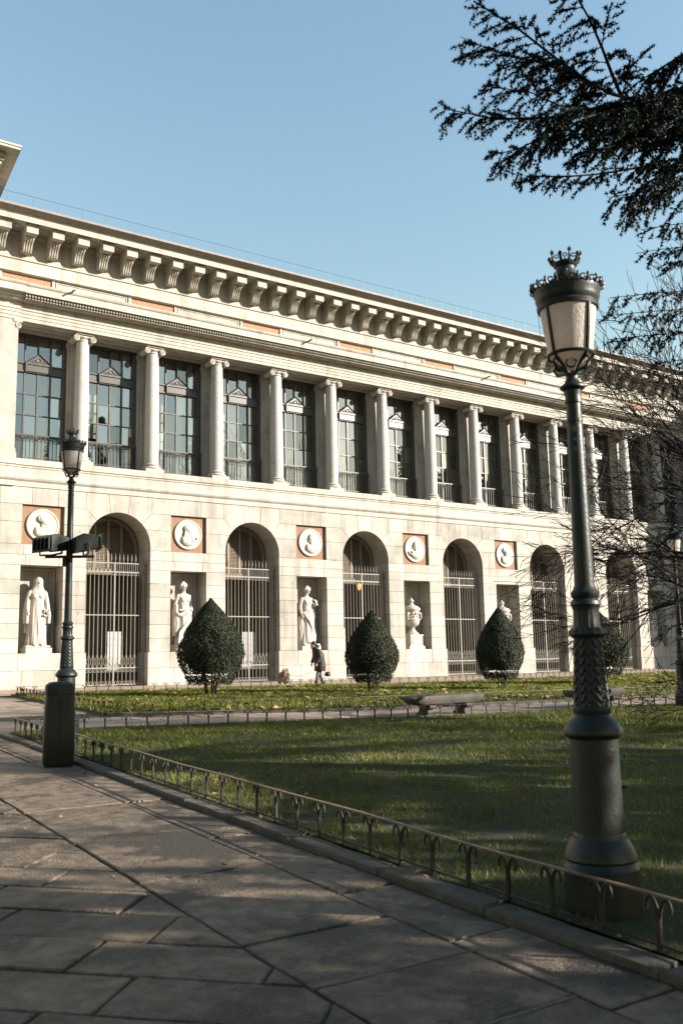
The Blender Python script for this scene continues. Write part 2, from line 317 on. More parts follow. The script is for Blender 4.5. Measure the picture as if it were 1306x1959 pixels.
# diagonal slabs left of the seam, courses at 45 degrees (anchored on joints seen in the photograph)
c45 = sqrt(.5); W, L = .485, .98
U0, V0 = (2.49*c45+4.573*c45), (2.512*c45-5.326*c45)   # u across courses (x+y), v along a course (x-y)
for i in range(-9, 19):
    for j in range(-12, 8):
        u0 = U0+i*W; v0 = V0+j*L-(i % 2)*.30-(i*.07); q = [(u0, v0), (u0+W, v0), (u0+W, v0+L), (u0, v0+L)]
        poly = [((u+v)*c45, (u-v)*c45) for u, v in q]
        poly = clip(poly, 1, -.05, 2.27)
        if len(poly) > 2: poly = clip(poly, 0, -1, -1.0)
        if len(poly) > 2: poly = clip(poly, 0, 1, 14.0)
        if len(poly) > 2 and area(poly) > .02:
            xm = max(p[0] for p in poly); ym = sum(p[1] for p in poly)/len(poly)
            if xm > .22*ym-3.6: slab(poly, paving, M['slab'], rest=xm < .24*ym-.1)
ys = [1.2, 1.9, 2.5, 3.12, 3.86, 4.6, 6.12]
while ys[-1] < 19: ys.append(ys[-1]+random.choice((1.35, 1.5, 1.6)))
for a, b in zip(ys, ys[1:]): slab([(AX(a), a), (BX(a), a), (BX(b), b), (AX(b), b)], paving, M['slab'])
ys = [1.0]
while ys[-1] < 18: ys.append(ys[-1]+random.uniform(.8, 1.15))
for a, b in zip(ys, ys[1:]): slab([(BX(a), a), (KX(a)-.01, a), (KX(b)-.01, b), (BX(b), b)], paving, M['slab'])
for (xa, ya), (xb, yb) in (((2.514, 3.862), (3.41, 3.866)), ((2.50, 3.12), (3.36, 3.125))):
    b = MB(); b.box(xa, ya-.008, gz(ya)-.004, xb, ya+.008, gz(ya)+.0015); ob('mortar_joint', b.mesh('mortar_joint', M['mortar']), paving)
# paving between the lawns and out to the facade: larger slabs
def strip(p0, p1, width, ln, parent, rows, rest=False):
    d = Vector((p1[0]-p0[0], p1[1]-p0[1])); T = d.length; d /= T; n = Vector((-d.y, d.x))
    for r in range(rows):
        t = random.uniform(-ln, 0)
        while t < T:
            l2 = ln*random.uniform(.85, 1.15); q = [(t, r), (t+l2, r), (t+l2, r+1), (t, r+1)]; t += l2
            slab([(p0[0]+d.x*a+n.x*b*width, p0[1]+d.y*a+n.y*b*width) for a, b in q], parent, M['slab2'], top=-.002, rest=rest)
strip((4.6, 17.35), (21.5, 14.40), .74, 1.35, paving, 4)
strip((21.6, 14.38), (34, 12.2), .74, 1.35, paving, 4, True)
strip((-6, 14.1), (-1.3, 14.1), .8, 1.5, paving, 9, True); strip((-6, 21.5), (-1.1, 21.5), .85, 1.7, paving, 8, True)
strip((-1.2, 14.1), (3.05, 14.1), .8, 1.5, paving, 9)
strip((-1, 21.5), (7.4, 21.5), .85, 1.7, paving, 8)
strip((2, 28.3), (7.9, 28.3), .85, 1.5, paving, 3)
ob('outer_slabs', REST.mesh('outer_slabs', M['slab2']), paving, kind='stuff')
# kerb stones
kerb = sheet('kerb', [(KX(-3)+.01,-3),(KX(17.2)+.01,17.2),(KX(17.2)+.19,17.2),(KX(-3)+.19,-3)], -.004, M['joint'], kind='structure')
y = .6
while y < 17.1:
    b = min(17.2, y+random.uniform(1.0, 1.5)); slab([(KX(y), y), (KX(y)+.2, y), (KX(b)+.2, b), (KX(b), b)], kerb, M['kerb'], gap=.007, top=.042, thick=.12, name='kerb_stone', ch=.014); y = b
def kerbline(pts, parent, wd=.16):
    for p, q in zip(pts, pts[1:]):
        d = Vector((q[0]-p[0], q[1]-p[1])); T = d.length; d /= T; n = Vector((-d.y, d.x)); t = 0
        while t < T-.05:
            e = min(T, t+random.uniform(1.0, 1.5)); slab([(p[0]+d.x*a+n.x*b, p[1]+d.y*a+n.y*b) for a, b in ((t, 0), (e, 0), (e, wd), (t, wd))], parent, M['kerb'], gap=.005, top=.06, thick=.1, name='kerb_stone', ch=.01); t = e
kerbline([(8.3, 29.7), (7.75, 20.5)], kerb); kerbline([(7.75, 20.34), (12.36, 18.24), (17.75, 17.64), (21.97, 17.04), (30, 16.0)], kerb)
kerbline([(KX(17.1), 17.1), (6.16, 16.9), (10.54, 15.85), (13.3, 15.1), (19, 14.65), (25, 13.9)], kerb)

# ---------------------------------------------------------------- grass and fallen leaves
def inpoly(P, poly):
    x, y = P[:, 0], P[:, 1]; c = np.zeros(len(P), bool); n = len(poly)
    for i in range(n):
        (x0, y0), (x1, y1) = poly[i], poly[(i+1) % n]
        if y0 == y1: continue
        c ^= ((y0 > y) != (y1 > y)) & (x < (x1-x0)*(y-y0)/(y1-y0)+x0)
    return c
def scatter(poly, n, dens):
    xs = [p[0] for p in poly]; ysx = [p[1] for p in poly]
    P = np.random.rand(n, 2)*[max(xs)-min(xs), max(ysx)-min(ysx)]+[min(xs), min(ysx)]
    P = P[inpoly(P, poly)]; Z = P[:, 0]*fw.x+P[:, 1]*fw.y; X = P[:, 0]*rt.x+P[:, 1]*rt.y
    k = (Z > 1) & (np.abs(X) < .47*Z+2.0) & (np.random.rand(len(P)) < dens(Z)); return P[k], Z[k]
def gzv(y): return SLOPE*(np.minimum(y, YF)-YF)
def grass(name, poly, n, dens, h0, w0, **k):
    P, Z = scatter(poly, n, dens); px_, py_ = P[:, 0], P[:, 1]
    pn = np.sin(1.7*px_+2.1*np.sin(.8*py_))*np.sin(1.9*py_+1.6*np.sin(1.1*px_))+.6*np.sin(4.3*px_+1.3*py_+np.sin(3*py_))+.5*np.sin(7.1*py_-3.2*px_)
    kp = np.random.rand(len(P)) < np.clip(1.0-.4*(pn < -.9)-.3*(pn < -1.3), .06, 1); P, Z, pn = P[kp], Z[kp], pn[kp]; m = len(P); a = np.random.rand(m)*2*pi; sc = np.clip(Z/9, .75, 2.4)
    w_ = w0*sc*np.random.uniform(.6, 1.3, m); h = h0*np.random.uniform(.5, 1.4, m)*(1+.28*np.clip(pn, -1, 1.3))*np.clip(Z/14, .9, 1.25); ln = np.random.uniform(.2, 1.1, m)*h; la = np.random.rand(m)*2*pi
    z0 = gzv(P[:, 1])+.04; dx, dy = np.cos(a)*w_, np.sin(a)*w_
    V = np.empty((m, 3, 3)); V[:, 0] = np.c_[P[:, 0]-dx, P[:, 1]-dy, z0]; V[:, 1] = np.c_[P[:, 0]+dx, P[:, 1]+dy, z0]
    V[:, 2] = np.c_[P[:, 0]+ln*np.cos(la), P[:, 1]+ln*np.sin(la), z0+h]
    return ob(name, fastmesh(name, V.reshape(-1, 3), np.arange(m*3).reshape(-1, 3), M['grass']), kind='stuff', **k)
grass('grass', lawn1, 900000, lambda Z: np.clip((7.5/Z)**1.1, .15, 1), .045, .005, label='short green grass of the front lawn', cat='grass')
grass('grass', lawn2, 700000, lambda Z: np.clip(14/Z, .1, .5), .06, .008, label='green grass of the lawn strip before the facade', cat='grass')
def leaves(name, poly, n, dens, size, label):
    P, Z = scatter(poly, n, dens); m = len(P); a = np.random.rand(m)*2*pi; s = size*np.random.uniform(.5, 1.3, m)
    z0 = gzv(P[:, 1])+(.065 if 'path' not in label else .012); V = np.empty((m, 4, 3))
    for i, (u, v) in enumerate(((1, 0), (0, .6), (-1, 0), (0, -.6))):
        V[:, i] = np.c_[P[:, 0]+(np.cos(a)*u-np.sin(a)*v)*s, P[:, 1]+(np.sin(a)*u+np.cos(a)*v)*s, z0+np.random.uniform(-.3, .9, m)*s]
    return ob(name, fastmesh(name, V.reshape(-1, 3), np.arange(m*4).reshape(-1, 4), M['leaf_litter']), kind='stuff', label=label, cat='leaves')
leaves('fallen_leaves', lawn2, 9000, lambda Z: np.full(len(Z), .5), .085, 'dry fallen leaves strewn over the lawn before the facade')
leaves('fallen_leaves', lawn1, 900, lambda Z: np.full(len(Z), .5), .035, 'few dry leaves scattered on the front lawn')
leaves('fallen_leaves', [(KX(1)+.05, 1), (KX(9)+.05, 9), (KX(9)+.33, 9), (KX(1)+.33, 1)], 160, lambda Z: np.full(len(Z), .6), .03, 'dry leaves caught along the kerb under the low fence')

leaves('fallen_leaves', [(1.2, 2.5), (2.6, 12), (4.2, 12), (3.7, 2.5)], 130, lambda Z: np.full(len(Z), .5), .022, 'few small dry leaves lying on the paved path')

# ---------------------------------------------------------------- low lawn fences
def post_mesh(h=.25, name='post'):
    b = MB(); b.box(-.013, -.009, 0, .013, .009, h*.62)
    for s in (-1, 1):
        pts = [(s*.004, 0, h*.56), (s*.012, 0, h*.76), (s*.03, 0, h*.9), (s*.052, 0, h*.96), (s*.072, 0, h*.89), (s*.080, 0, h*.78), (s*.074, 0, h*.70)]
        b.tube(pts, [.011, .011, .010, .010, .009, .008, .006], 5)
    return b.mesh(name, M['fence'], .8)
PM = post_mesh()
def fence(pts, label, sp=.37, h=.25, wob=.0, rail='rail', low=True, base=.045, w=.014):
    f = empty('lawn_fence', (pts[0][0], pts[0][1], gz(pts[0][1])+base), label=label, cat='fence', group='low iron lawn fences')
    ox, oy, oz = f.location
    tr, br = [], []; acc = 0; k = 0
    for p, q in zip(pts, pts[1:]):
        d = Vector((q[0]-p[0], q[1]-p[1])); T = d.length; d /= T; ang = atan2(d.y, d.x); n = max(1, round(T/sp))
        for i in range(n):
            t = (i+.5)*T/n; x, y = p[0]+d.x*t, p[1]+d.y*t
            ob('post', PM, f, (x-ox, y-oy, gz(y)+base-oz), (random.uniform(-.03, .03), random.uniform(-.03, .03), ang+random.uniform(-.08, .08)), (1, 1, h/.25*random.uniform(.97, 1.03)))
        m = max(2, int(T/.5))
        for i in range(m+1):
            t = T*i/m; x, y = p[0]+d.x*t, p[1]+d.y*t; k += 1
            dz = wob*(sin(k*1.3)+sin(k*.53+1)); dn = wob*sin(k*.9)
            tr.append((x-ox-d.y*dn, y-oy+d.x*dn, gz(y)+base-oz+h+.004+dz)); br.append((x-ox, y-oy, gz(y)+base-oz+.03))
    def bar(path, ww, hh, nm, mt):
        b = MB(); rings = []
        for i, p in enumerate(path):
            d = (Vector(path[min(i+1, len(path)-1)])-Vector(path[max(0, i-1)])); d.z = 0; d.normalize(); s = Vector((-d.y, d.x, 0))*ww; p = Vector(p)
            rings.append([p-s-Vector((0,0,hh)), p+s-Vector((0,0,hh)), p+s+Vector((0,0,hh)), p-s+Vector((0,0,hh))])
        b.loft(rings); ob(nm, b.mesh(nm, mt), f)
    bar(tr, w, .005, 'top_rail', M[rail])
    if low: bar(br, .006, .006, 'bottom_rail', M['fence'])
    return f
FX = lambda y: KX(y)+.215
fence([(FX(.8), .8), (FX(17.0), 17.0)], 'low iron fence with brown rail tinted as if sunlit, along the near paved path', wob=.004, h=.26)
fence([(FX(17.0)+.03, 17.0), (6.16, 16.75), (10.54, 15.7), (13.3, 14.95), (19, 14.5), (25, 13.8)], 'low iron fence behind the front lawn, before the stone benches', h=.24, low=False, w=.006, rail='fence')
fence([(7.9, 20.6), (12.36, 18.5), (17.75, 17.9), (21.97, 17.3), (30, 16.3)], 'low iron fence along the far side of the cross path', h=.24, w=.010)
fence([(8.4, 29.55), (17.8, 28.75), (23.3, 27.35), (29.7, 27.95), (38.2, 28.75), (46, 28.9)], 'low iron fence at the foot of the facade by the walker', h=.24, low=False, w=.006, rail='fence')
fence([(7.9, 20.75), (8.38, 29.4)], 'short low iron fence on the left end of the farther lawn', h=.24, w=.012)
#BUILDING
# ================================================================ the museum building
B = empty('museum_building', (0, YF, 0), label='long pale stone museum facade with arches, niches and an upper colonnade', cat='building')
P_ = 5.7; NX = [10.40+P_*k for k in range(7)]; AXS = [x+P_/2 for x in NX]     # niche and arch centres
XL, XR = 1.0, 54.0; RA, ZS = 1.245, 5.2                                        # arch radius and springing
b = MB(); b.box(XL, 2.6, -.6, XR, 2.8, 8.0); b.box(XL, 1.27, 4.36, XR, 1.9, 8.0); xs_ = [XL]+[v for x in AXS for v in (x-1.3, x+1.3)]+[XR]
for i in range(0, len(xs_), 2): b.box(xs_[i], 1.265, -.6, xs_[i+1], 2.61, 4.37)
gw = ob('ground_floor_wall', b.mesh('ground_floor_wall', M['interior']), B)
G_ = .0045
arc = lambda a, s=1: (s*(2.85-(RA)*cos(radians(a))), ZS+RA*sin(radians(a)))
def offs(poly, d):                                # mitred inward offset, also for hollow outlines
    n = len(poly); sg = 1 if sum(poly[i][0]*poly[(i+1) % n][1]-poly[(i+1) % n][0]*poly[i][1] for i in range(n)) > 0 else -1; out = []
    for i in range(n):
        p0, p1, p2 = Vector(poly[i-1]), Vector(poly[i]), Vector(poly[(i+1) % n]); e, f = (p1-p0).normalized(), (p2-p1).normalized()
        n1, n2 = Vector((-e.y, e.x))*sg, Vector((-f.y, f.x))*sg; m = (n1+n2); m = m/max(.3, m.length_squared)*2
        out.append(tuple(p1+m*d))
    return out
def blk(poly, depth=1.24, y0=0.0):
    poly = [p for i, p in enumerate(poly) if (Vector(p)-Vector(poly[i-1])).length > 1e-4]
    p = offs(poly, G_); q = offs(p, .005); n = len(p); b = MB()
    b.add([(x, depth, z) for x, z in p]+[(x, y0+.005, z) for x, z in p]+[(x, y0, z) for x, z in q],
          [(i, (i+1) % n, n+(i+1) % n, n+i) for i in range(n)]+[(n+i, n+(i+1) % n, 2*n+(i+1) % n, 2*n+i) for i in range(n)]+[tuple(range(2*n, 3*n)), tuple(range(n-1, -1, -1))])
    return b.mesh('stone_block', M['stone'])
def rect(x0, x1, z0, z1): return [(x0, z0), (x1, z0), (x1, z1), (x0, z1)]
blocks = []
NW, PE, PB = .755, 2.85-RA, 2.85-RA+.06
for x0, x1 in ((-PB, -.62), (-.62, .55), (.55, PB)): blocks.append(blk(rect(x0, x1, -.5, .64), y0=-.02))
for x0, x1 in ((-PB, -NW), (NW, PB)): blocks.append(blk(rect(x0, x1, .64, 1.24), y0=-.02))
blocks.append(blk(rect(-NW, NW, .64, 1.24), y0=-.02))
zc = [1.24+i*(4.33-1.24)/6 for i in range(7)]
for a, b in zip(zc, zc[1:]):
    for s in (-1, 1): blocks.append(blk(rect(*sorted((s*NW, s*PE)), a, b)))
for a, b, ix in ((4.33, 4.70, .60), (4.70, 5.07, .66)):
    blocks.append(blk(rect(-ix, ix, a, b)))
    for s in (-1, 1): blocks.append(blk(rect(*sorted((s*ix, s*PE)), a, b)))
for s in (-1, 1):
    a0 = [arc(a, s) for a in (0, 8, 16, 24, 32)]; a1 = [arc(a, s) for a in (32, 38, 45)]; a2 = [arc(a, s) for a in (45, 52, 59, 66, 74)]
    def fix(p): return p if s > 0 else p[::-1]
    blocks.append(blk(fix([(s*NW, 5.07), (s*PE, 5.07)]+a0+[(s*NW, arc(32)[1])])))
    blocks.append(blk(fix([(s*NW, arc(32)[1])]+a1+[(s*1.55, 6.5), (s*NW, 6.5)])))
    blocks.append(blk(fix([(s*1.55, 6.5)]+a2+[(s*2.42, 7.13), (s*1.55, 7.13)])))
kk = [arc(a) for a in (74, 80, 85, 90)]+[(5.7-arc(a)[0], arc(a)[1]) for a in (85, 80, 74)]
blocks.append(blk(kk+[(5.7-2.42, 7.13), (2.42, 7.13)]))
for x0, x1 in ((-1.55, -.42), (-.42, .53), (.53, 1.55)): blocks.append(blk(rect(x0, x1, 6.5, 7.13)))
for x in NX:
    for me in blocks: ob('stone_block', me, gw, (x, 0, 0))
# blank end wall at the left: same courses
for i, (a, b) in enumerate(zip([-.5, .64, 1.24]+zc[1:]+[4.7, 5.07, 5.86, 6.5], [.64, 1.24]+zc[1:]+[4.7, 5.07, 5.86, 6.5, 7.13])):
    xs = [XL, 3.1+.4*(i % 2), 4.7+.5*(i % 2), 6.2+.45*(i % 2), NX[0]-PE-2*RA+ .0]
    for p, q in zip(xs, xs[1:]): ob('stone_block', blk(rect(p, q, a, b)), gw)
# arch left of the first niche is a plain pier here
for a, b in zip([-.5, 1.24, 3.3, 5.07], [1.24, 3.3, 5.07, 7.13]): ob('stone_block', blk(rect(NX[0]-PE-2*RA, NX[0]-PE, a, b), y0=.004), gw)
# niches: back wall, frame, sill
b = MB(); b.box(-NW-.02, .9, 1.1, NW+.02, 1.0, 4.5)
b.extr([(-NW+.02, 1.24), (-NW+.02, 4.31), (NW-.02, 4.31), (NW-.02, 1.24), (NW-.14, 1.24), (NW-.14, 4.19), (-NW+.14, 4.19), (-NW+.14, 1.24)], .80, .90)
b.extr([(-NW+.15, 1.24), (-NW+.15, 4.18), (NW-.15, 4.18), (NW-.15, 1.24), (NW-.24, 1.24), (NW-.24, 4.09), (-NW+.24, 4.09), (-NW+.24, 1.24)], .84, .905)
nm = b.mesh('niche', M['stone2'])
for x in NX: ob('niche', nm, B, (x, 0, 0))
# medallions
mbk = MB().box(-.78, .115, -.75, .78, .2, .75).mesh('brick_ground', M['brickfan'])
def relief(seed, lean):
    r = random.Random(seed); b = MB(); f = 1 if lean > 0 else -1
    b.lathe([(.02, 0), (.585, 0), (.60, .02), (.60, .05), (.57, .075), (.54, .075), (.52, .055), (.02, .055)], 40)
    b.ell((f*.02, .17, .09), (.105, .15, .085)); b.ell((f*.10, .15, .09), (.05, .04, .05)); b.ell((f*.09, .07, .08), (.06, .06, .05))
    b.ell((-f*.05, .23, .09), (.12, .13, .09)); b.tube([(0, .08, .07), (-f*.02, -.06, .07), (-f*.03, -.12, .06)], [.06, .065, .09], 8)
    b.ell((-f*.04, -.26, .06), (.25, .21, .10)); b.ell((-f*.20, -.22, .07), (.11, .17, .09)); b.ell((f*.16, -.22, .07), (.10, .17, .09))
    for i in range(7): b.tube([(-.2+.07*i, -.10-.02*abs(3-i), .13), (-.1+.04*i, -.3, .14), (-.05+.03*i, -.42, .11)], .014, 5)
    for i in range(9): b.ell((-f*.05+.12*cos(i*.5+.5), .24+.11*sin(i*.5+.5), .10), (.035, .035, .05), 8, 5)
    if seed % 2: b.tube([(f*.15, -.2, .13), (f*.28, -.26, .12), (f*.36, -.18, .1)], [.045, .035, .03], 6); b.ell((f*.38, -.15, .09), (.05, .06, .04))
    if lean == 2:
        for i in range(6): b.tube([(-.08+.02*i, .28, .1), (-.16+.03*i, .1, .12), (-.2+.04*i, -.1, .13)], .022, 5)
    return remesh(b, 'portrait_medallion', M['marble'], .011)
for i, x in enumerate(NX):
    g = ob('medallion', mbk, B, (x, 0, 5.785))
    ob('portrait_relief', relief(i, (1, 2, -1, -1, 1, -1, 1)[i]), g, (0, .112, 0), (pi/2, 0, 0), (1, 1, 1))
# arch recess: back, louvred shutters, frame
b = MB()
def arcpts(r, a0, a1, n=20): return [(r*cos(radians(a0+(a1-a0)*i/n)), ZS+r*sin(radians(a0+(a1-a0)*i/n))) for i in range(n+1)]
b.extr([(1.2, -.1)]+arcpts(1.2, 0, 180)+[(-1.2, -.1), (-1.06, -.1)]+arcpts(1.06, 180, 0)+[(1.06, -.1)], 1.08, 1.20)
b.extr([(1.27, -.1)]+arcpts(1.27, 0, 180)+[(-1.27, -.1), (-1.17, -.1)]+arcpts(1.17, 180, 0)+[(1.17, -.1)], 1.16, 1.26)
for x in (-.53, 0, .53): b.box(x-.05, 1.10, 4.3, x+.05, 1.19, ZS+sqrt(1.1**2-x*x)-.02)
b.box(-1.1, 1.095, 4.24, 1.1, 1.2, 4.42); b.box(1.02, .80, 0, 1.06, 1.1, 4.2); b.box(-.98, 1.9, 0, -.9, 1.98, 4.2); b.box(-.1, 1.9, 0, .0, 1.98, 4.2)
fr = b.mesh('shutter_frame', M['shutter'])
b = MB(); z = .28
while z < 4.2: b.box(1.0, .84, z, 1.03, 1.06, z+.03); z += .06
z = 4.44
while z < 6.2:
    hw = 1.06 if z < ZS else sqrt(max(.01, 1.06**2-(z-ZS)**2))
    for x0, x1 in ((-1.05, -.59), (-.47, -.06), (.06, .47), (.59, 1.05)):
        a, c = max(x0, -hw), min(x1, hw)
        if c-a > .04: b.add([(a, 1.12, z), (c, 1.12, z), (c, 1.17, z+.042), (a, 1.17, z+.042), (a, 1.13, z-.008), (c, 1.13, z-.008), (c, 1.18, z+.034), (a, 1.18, z+.034)], [(0,1,2,3),(7,6,5,4),(0,4,5,1),(2,6,7,3)])
    z += .058
lv = b.mesh('louvres', M['shutter'])
pan = MB(); pan.box(-.30, .79, 0, .30, .83, 1.45)
for zz in (.95, 1.2): pan.box(-.30, .775, zz, .30, .789, zz+.025)
pan = pan.mesh('white_panel', M['white'])
# iron gate
b = MB(); gy = .33; bars = MB(); nb = 15
zr = (.06, .68, 2.62, 4.24, 4.57)
for i, z in enumerate(zr): b.box(-1.19, gy-.016, z-.014*(1.5 if i in (1, 3) else 1), 1.19, gy+.016, z+.022)
for x in (-1.2, -.02, 1.2): b.box(x-.025, gy-.025, 0, x+.025, gy+.025, 4.6)
for i in range(nb):
    x = -1.12+2.24*i/(nb-1); bars.tube([(x, gy, .06), (x, gy, 4.66), (x, gy, 4.74), (x, gy, 4.95)], [.013, .013, .026, .002], 6)
    if i < nb-1:
        xm = x+1.12/(nb-1); d = 1.12/(nb-1)
        bars.torus((xm, gy, 4.17), .052, .009); bars.torus((xm, gy, .58), .05, .009); bars.torus((xm, gy, .14), .05, .009)
        for s in (-1, 1): bars.tube([(xm+s*d*.9, gy, .70), (xm+s*.01, gy, .86), (xm, gy, .92), (xm-s*.02, gy, 1.0), (xm-s*d*.8, gy, 1.12), (xm-s*d, gy, 1.22)], .008, 5)
        bars.tube([(xm, gy, 4.26), (xm, gy, 4.55)], .008, 5)
gate_m, bars_m = b.mesh('iron_gate', M['iron_lit']), bars.mesh('gate_bars', M['iron_lit'], .8)
lant = MB().lathe([(.02, 0), (.06, .04), (.085, .24), (.07, .26), (.02, .34)], 8).mesh('lit_lantern', bpy.data.materials.new('warm_lamp_glow'))
lm_ = lant.materials[0]; lm_.use_nodes = True; bb = lm_.node_tree.nodes['Principled BSDF']; bb.inputs['Base Color'].default_value = (.8,.4,.1,1); bb.inputs['Emission Color'].default_value = (1,.45,.12,1); bb.inputs['Emission Strength'].default_value = .5
for i, x in enumerate(AXS):
    a = ob('arched_shutter', fr, B, (x, 0, 0)); ob('louvres', lv, a)
    g = ob('iron_gate', gate_m, B, (x, 0, 0)); ob('gate_bars', bars_m, g)
    if i in (0, 1): ob('door_panel', pan, B, (x+.22, 0, .58))
    if i == 2: ob('door_panel', pan, B, (x-.95, 0, .75)); ob('wall_lantern', lant, B, (x+.28, .95, 3.9))
    if i == 6: ob('wall_lantern', lant, B, (x-.2, .95, 3.3))
b = MB(); b.box(XL, -.10, -.3, XR, 1.3, 0.0); ob('threshold', b.mesh('threshold', M['stone2']), B)
# moulded bands run along the facade: profile (out, z)
def band(name, prof, x0, x1, m=M['stone2'], off=0, seg=None):
    n = 1 if not seg else max(1, round((x1-x0)/seg))
    for i in range(n):
        a, c = x0+(x1-x0)*i/n, x0+(x1-x0)*(i+1)/n; q = .003 if n > 1 else 0
        bb_ = MB(); bb_.extr([(-o-off, z) for o, z in prof], a+q, c-q, 'x'); ob(name, bb_.mesh(name, m), B)
ZP = 8.12
string = [(-1.7, 7.13), (.035, 7.13), (.035, 7.31), (.06, 7.33), (.10, 7.37), (.125, 7.43), (.10, 7.50), (.06, 7.53), (.045, 7.55), (.045, 7.80), (.075, 7.82), (.075, 7.87), (.12, 7.90), (.12, ZP), (-1.7, ZP)]
band('string_course', string, XL, 9.32, off=.05); band('string_course', string, 9.32, XR, seg=2.85)
# upper floor: columns, piers, windows
COLS = [8.975+2.85*k for k in range(1, 16)]; CY = .42; ZA = 13.27
sh = MB(); z0, z1 = ZP+.40, ZA-.30; n = 9
sh.lathe([(.275*(1-.14*max(0, (i/n-.3)/.7)**1.5), z0+(z1-z0)*i/n) for i in range(n+1)]+[(.265, z1+.01), (.265, z1+.04), (.23, z1+.05), (.23, z1+.12)], 28)
shaft = sh.mesh('column', M['column'], .7)
b = MB(); b.box(-.38, -.38, ZP, .38, .38, ZP+.16)
b.lathe([(.36, ZP+.16), (.39, ZP+.19), (.395, ZP+.22), (.36, ZP+.26), (.31, ZP+.27), (.30, ZP+.30), (.325, ZP+.32), (.33, ZP+.35), (.30, ZP+.38), (.28, ZP+.40)], 28)
cbase = b.mesh('column_base', M['stone2'], .7)
b = MB(); zc_ = ZA-.175
b.box(-.36, -.32, ZA-.07, .36, .32, ZA-.002); b.box(-.30, -.26, ZA-.16, .30, .26, ZA-.06)
b.lathe([(.24, ZA-.22), (.29, ZA-.17), (.29, ZA-.12)], 20)
for s in (-1, 1):
    b.extr([(s*.32+.12*cos(t*pi/9), zc_-.035+.12*sin(t*pi/9)) for t in range(18)], -.285, .285)
    for yy in (-.29, .29):
        pts = []
        for t in range(40):
            a = t*.42; r = .105*(1-t/44); pts.append((s*(.32-r*cos(a)*-1), yy, zc_-.035+r*sin(a)))
        b.tube(pts, .015, 5); b.ell((s*.32, yy, zc_-.035), (.025, .02, .025), 8, 5)
for i in range(7): b.ell((-.18+.06*i, -.27, ZA-.15), (.02, .025, .035), 6, 4)
ccap = b.mesh('capital', M['stone2'], .6)
# pier behind each column
b = MB(); b.box(-.36, .90, ZP, .36, 1.45, ZA+.02); b.box(-.28, .82, ZP, .28, .91, ZA-.20)
b.box(-.385, .87, ZP, .385, .95, ZP+.42); b.box(-.30, .80, ZP, .30, .88, ZP+.42)
b.box(-.32, .78, ZA-.33, .32, .95, ZA-.20); b.box(-.40, .85, ZA-.36, .40, 1.2, ZA-.2); b.box(-.34, .76, ZA-.20, .34, .95, ZA)
pier = b.mesh('pier', M['stone'])
for x in COLS:
    c = ob('column', shaft, B, (x, CY, 0)); ob('column_base', cbase, c); ob('capital', ccap, c); ob('pier', pier, B, (x, 0, 0))
# end wall (anta) left of the colonnade with a half capital
b = MB(); b.box(XL, -.03, ZP, 9.28, 1.45, ZA+.01); b.box(XL, -.07, ZP, 9.34, -.03, ZP+.22); b.box(XL, -.05, ZP+.22, 9.31, -.03, ZP+.36); b.box(9.2, .72, ZP, 9.45, 1.45, ZA)
an = ob('end_wall', b.mesh('end_wall', M['stone']), B)
b = MB(); pts = [(9.27+(.11*(1-t/44))*cos(t*.42), -.05, ZA-.21+(.11*(1-t/44))*sin(t*.42)) for t in range(40)]; b.tube(pts, .015, 5); b.box(9.1, -.06, ZA-.09, 9.42, .3, ZA-.002); b.extr([(9.27+.12*cos(t*pi/9), ZA-.21+.12*sin(t*pi/9)) for t in range(18)], -.045, .3); ob('half_capital', b.mesh('half_capital', M['stone2'], .6), an)
b = MB(); b.box(9.28, .86, ZA-.05, XR, 1.45, ZA+.12); b.box(9.28, .80, ZA-.01, XR, .87, ZA+.06); ob('window_lintel', b.mesh('window_lintel', M['stone2']), B)
b = MB(); b.box(9.345, .003, ZA-.005, XR, .82, ZA+.1)
for x in COLS: b.box(x-2.45, .1, ZA-.03, x-.4, .16, ZA+.02); b.box(x-2.45, .5, ZA-.03, x-.4, .56, ZA+.02); b.torus((x-1.42, .33, ZA-.005), .16, .03, 16, 5, 'z')
ob('colonnade_soffit', b.mesh('colonnade_soffit', M['stone2']), B)
# interior behind the glass
b = MB(); b.box(XL, 4.2, ZP-.5, XR, 4.3, ZA+.6); b.box(XL, 1.3, ZP-.3, XR, 4.2, ZP-.05); b.box(XL, 1.46, ZA+.1, XR, 4.2, ZA+.3); b.box(XL, 1.3, ZP, XL+.1, 4.2, ZA)
ir = ob('gallery_interior', b.mesh('gallery_interior', M['interior']), B)
# windows
WX = [x-1.425 for x in COLS]; WY = 1.26; hw = 1.07; ZT0, ZT1 = 11.74, 12.08; ZH = ZA-.04
b = MB()
b.extr([(-hw, ZP), (-hw, ZH), (hw, ZH), (hw, ZP), (hw-.13, ZP), (hw-.13, ZH-.10), (-hw+.13, ZH-.10), (-hw+.13, ZP)], WY-.10, WY+.06)
b.box(-hw+.08, WY-.07, ZT0+.02, hw-.08, WY+.05, ZT1-.04); b.box(-hw+.05, WY-.12, ZT1-.04, hw-.05, WY+.05, ZT1); b.box(-hw+.05, WY-.10, ZT0-.02, hw-.05, WY+.04, ZT0+.03)
MX = [-.485, 0, .485]
for x in MX: b.box(x-.028, WY-.045, ZP, x+.028, WY+.045, ZT0); b.box(x-.026, WY-.045, ZT1, x+.026, WY+.045, ZH)
RZ = [ZP+.02, 9.30, 10.10, 10.90, ZT0-.02]
for z in RZ[1:4]: b.box(-hw+.08, WY-.035, z-.022, hw-.08, WY+.035, z+.022)
wfm = b.mesh('window', M['frame'])
b = MB(); b.extr([(-.47, ZT1), (.47, ZT1), (0, ZT1+.36)], WY-.13, WY-.05); b.box(-.42, WY-.15, ZT0+.02, .42, WY-.07, ZT1-.08)
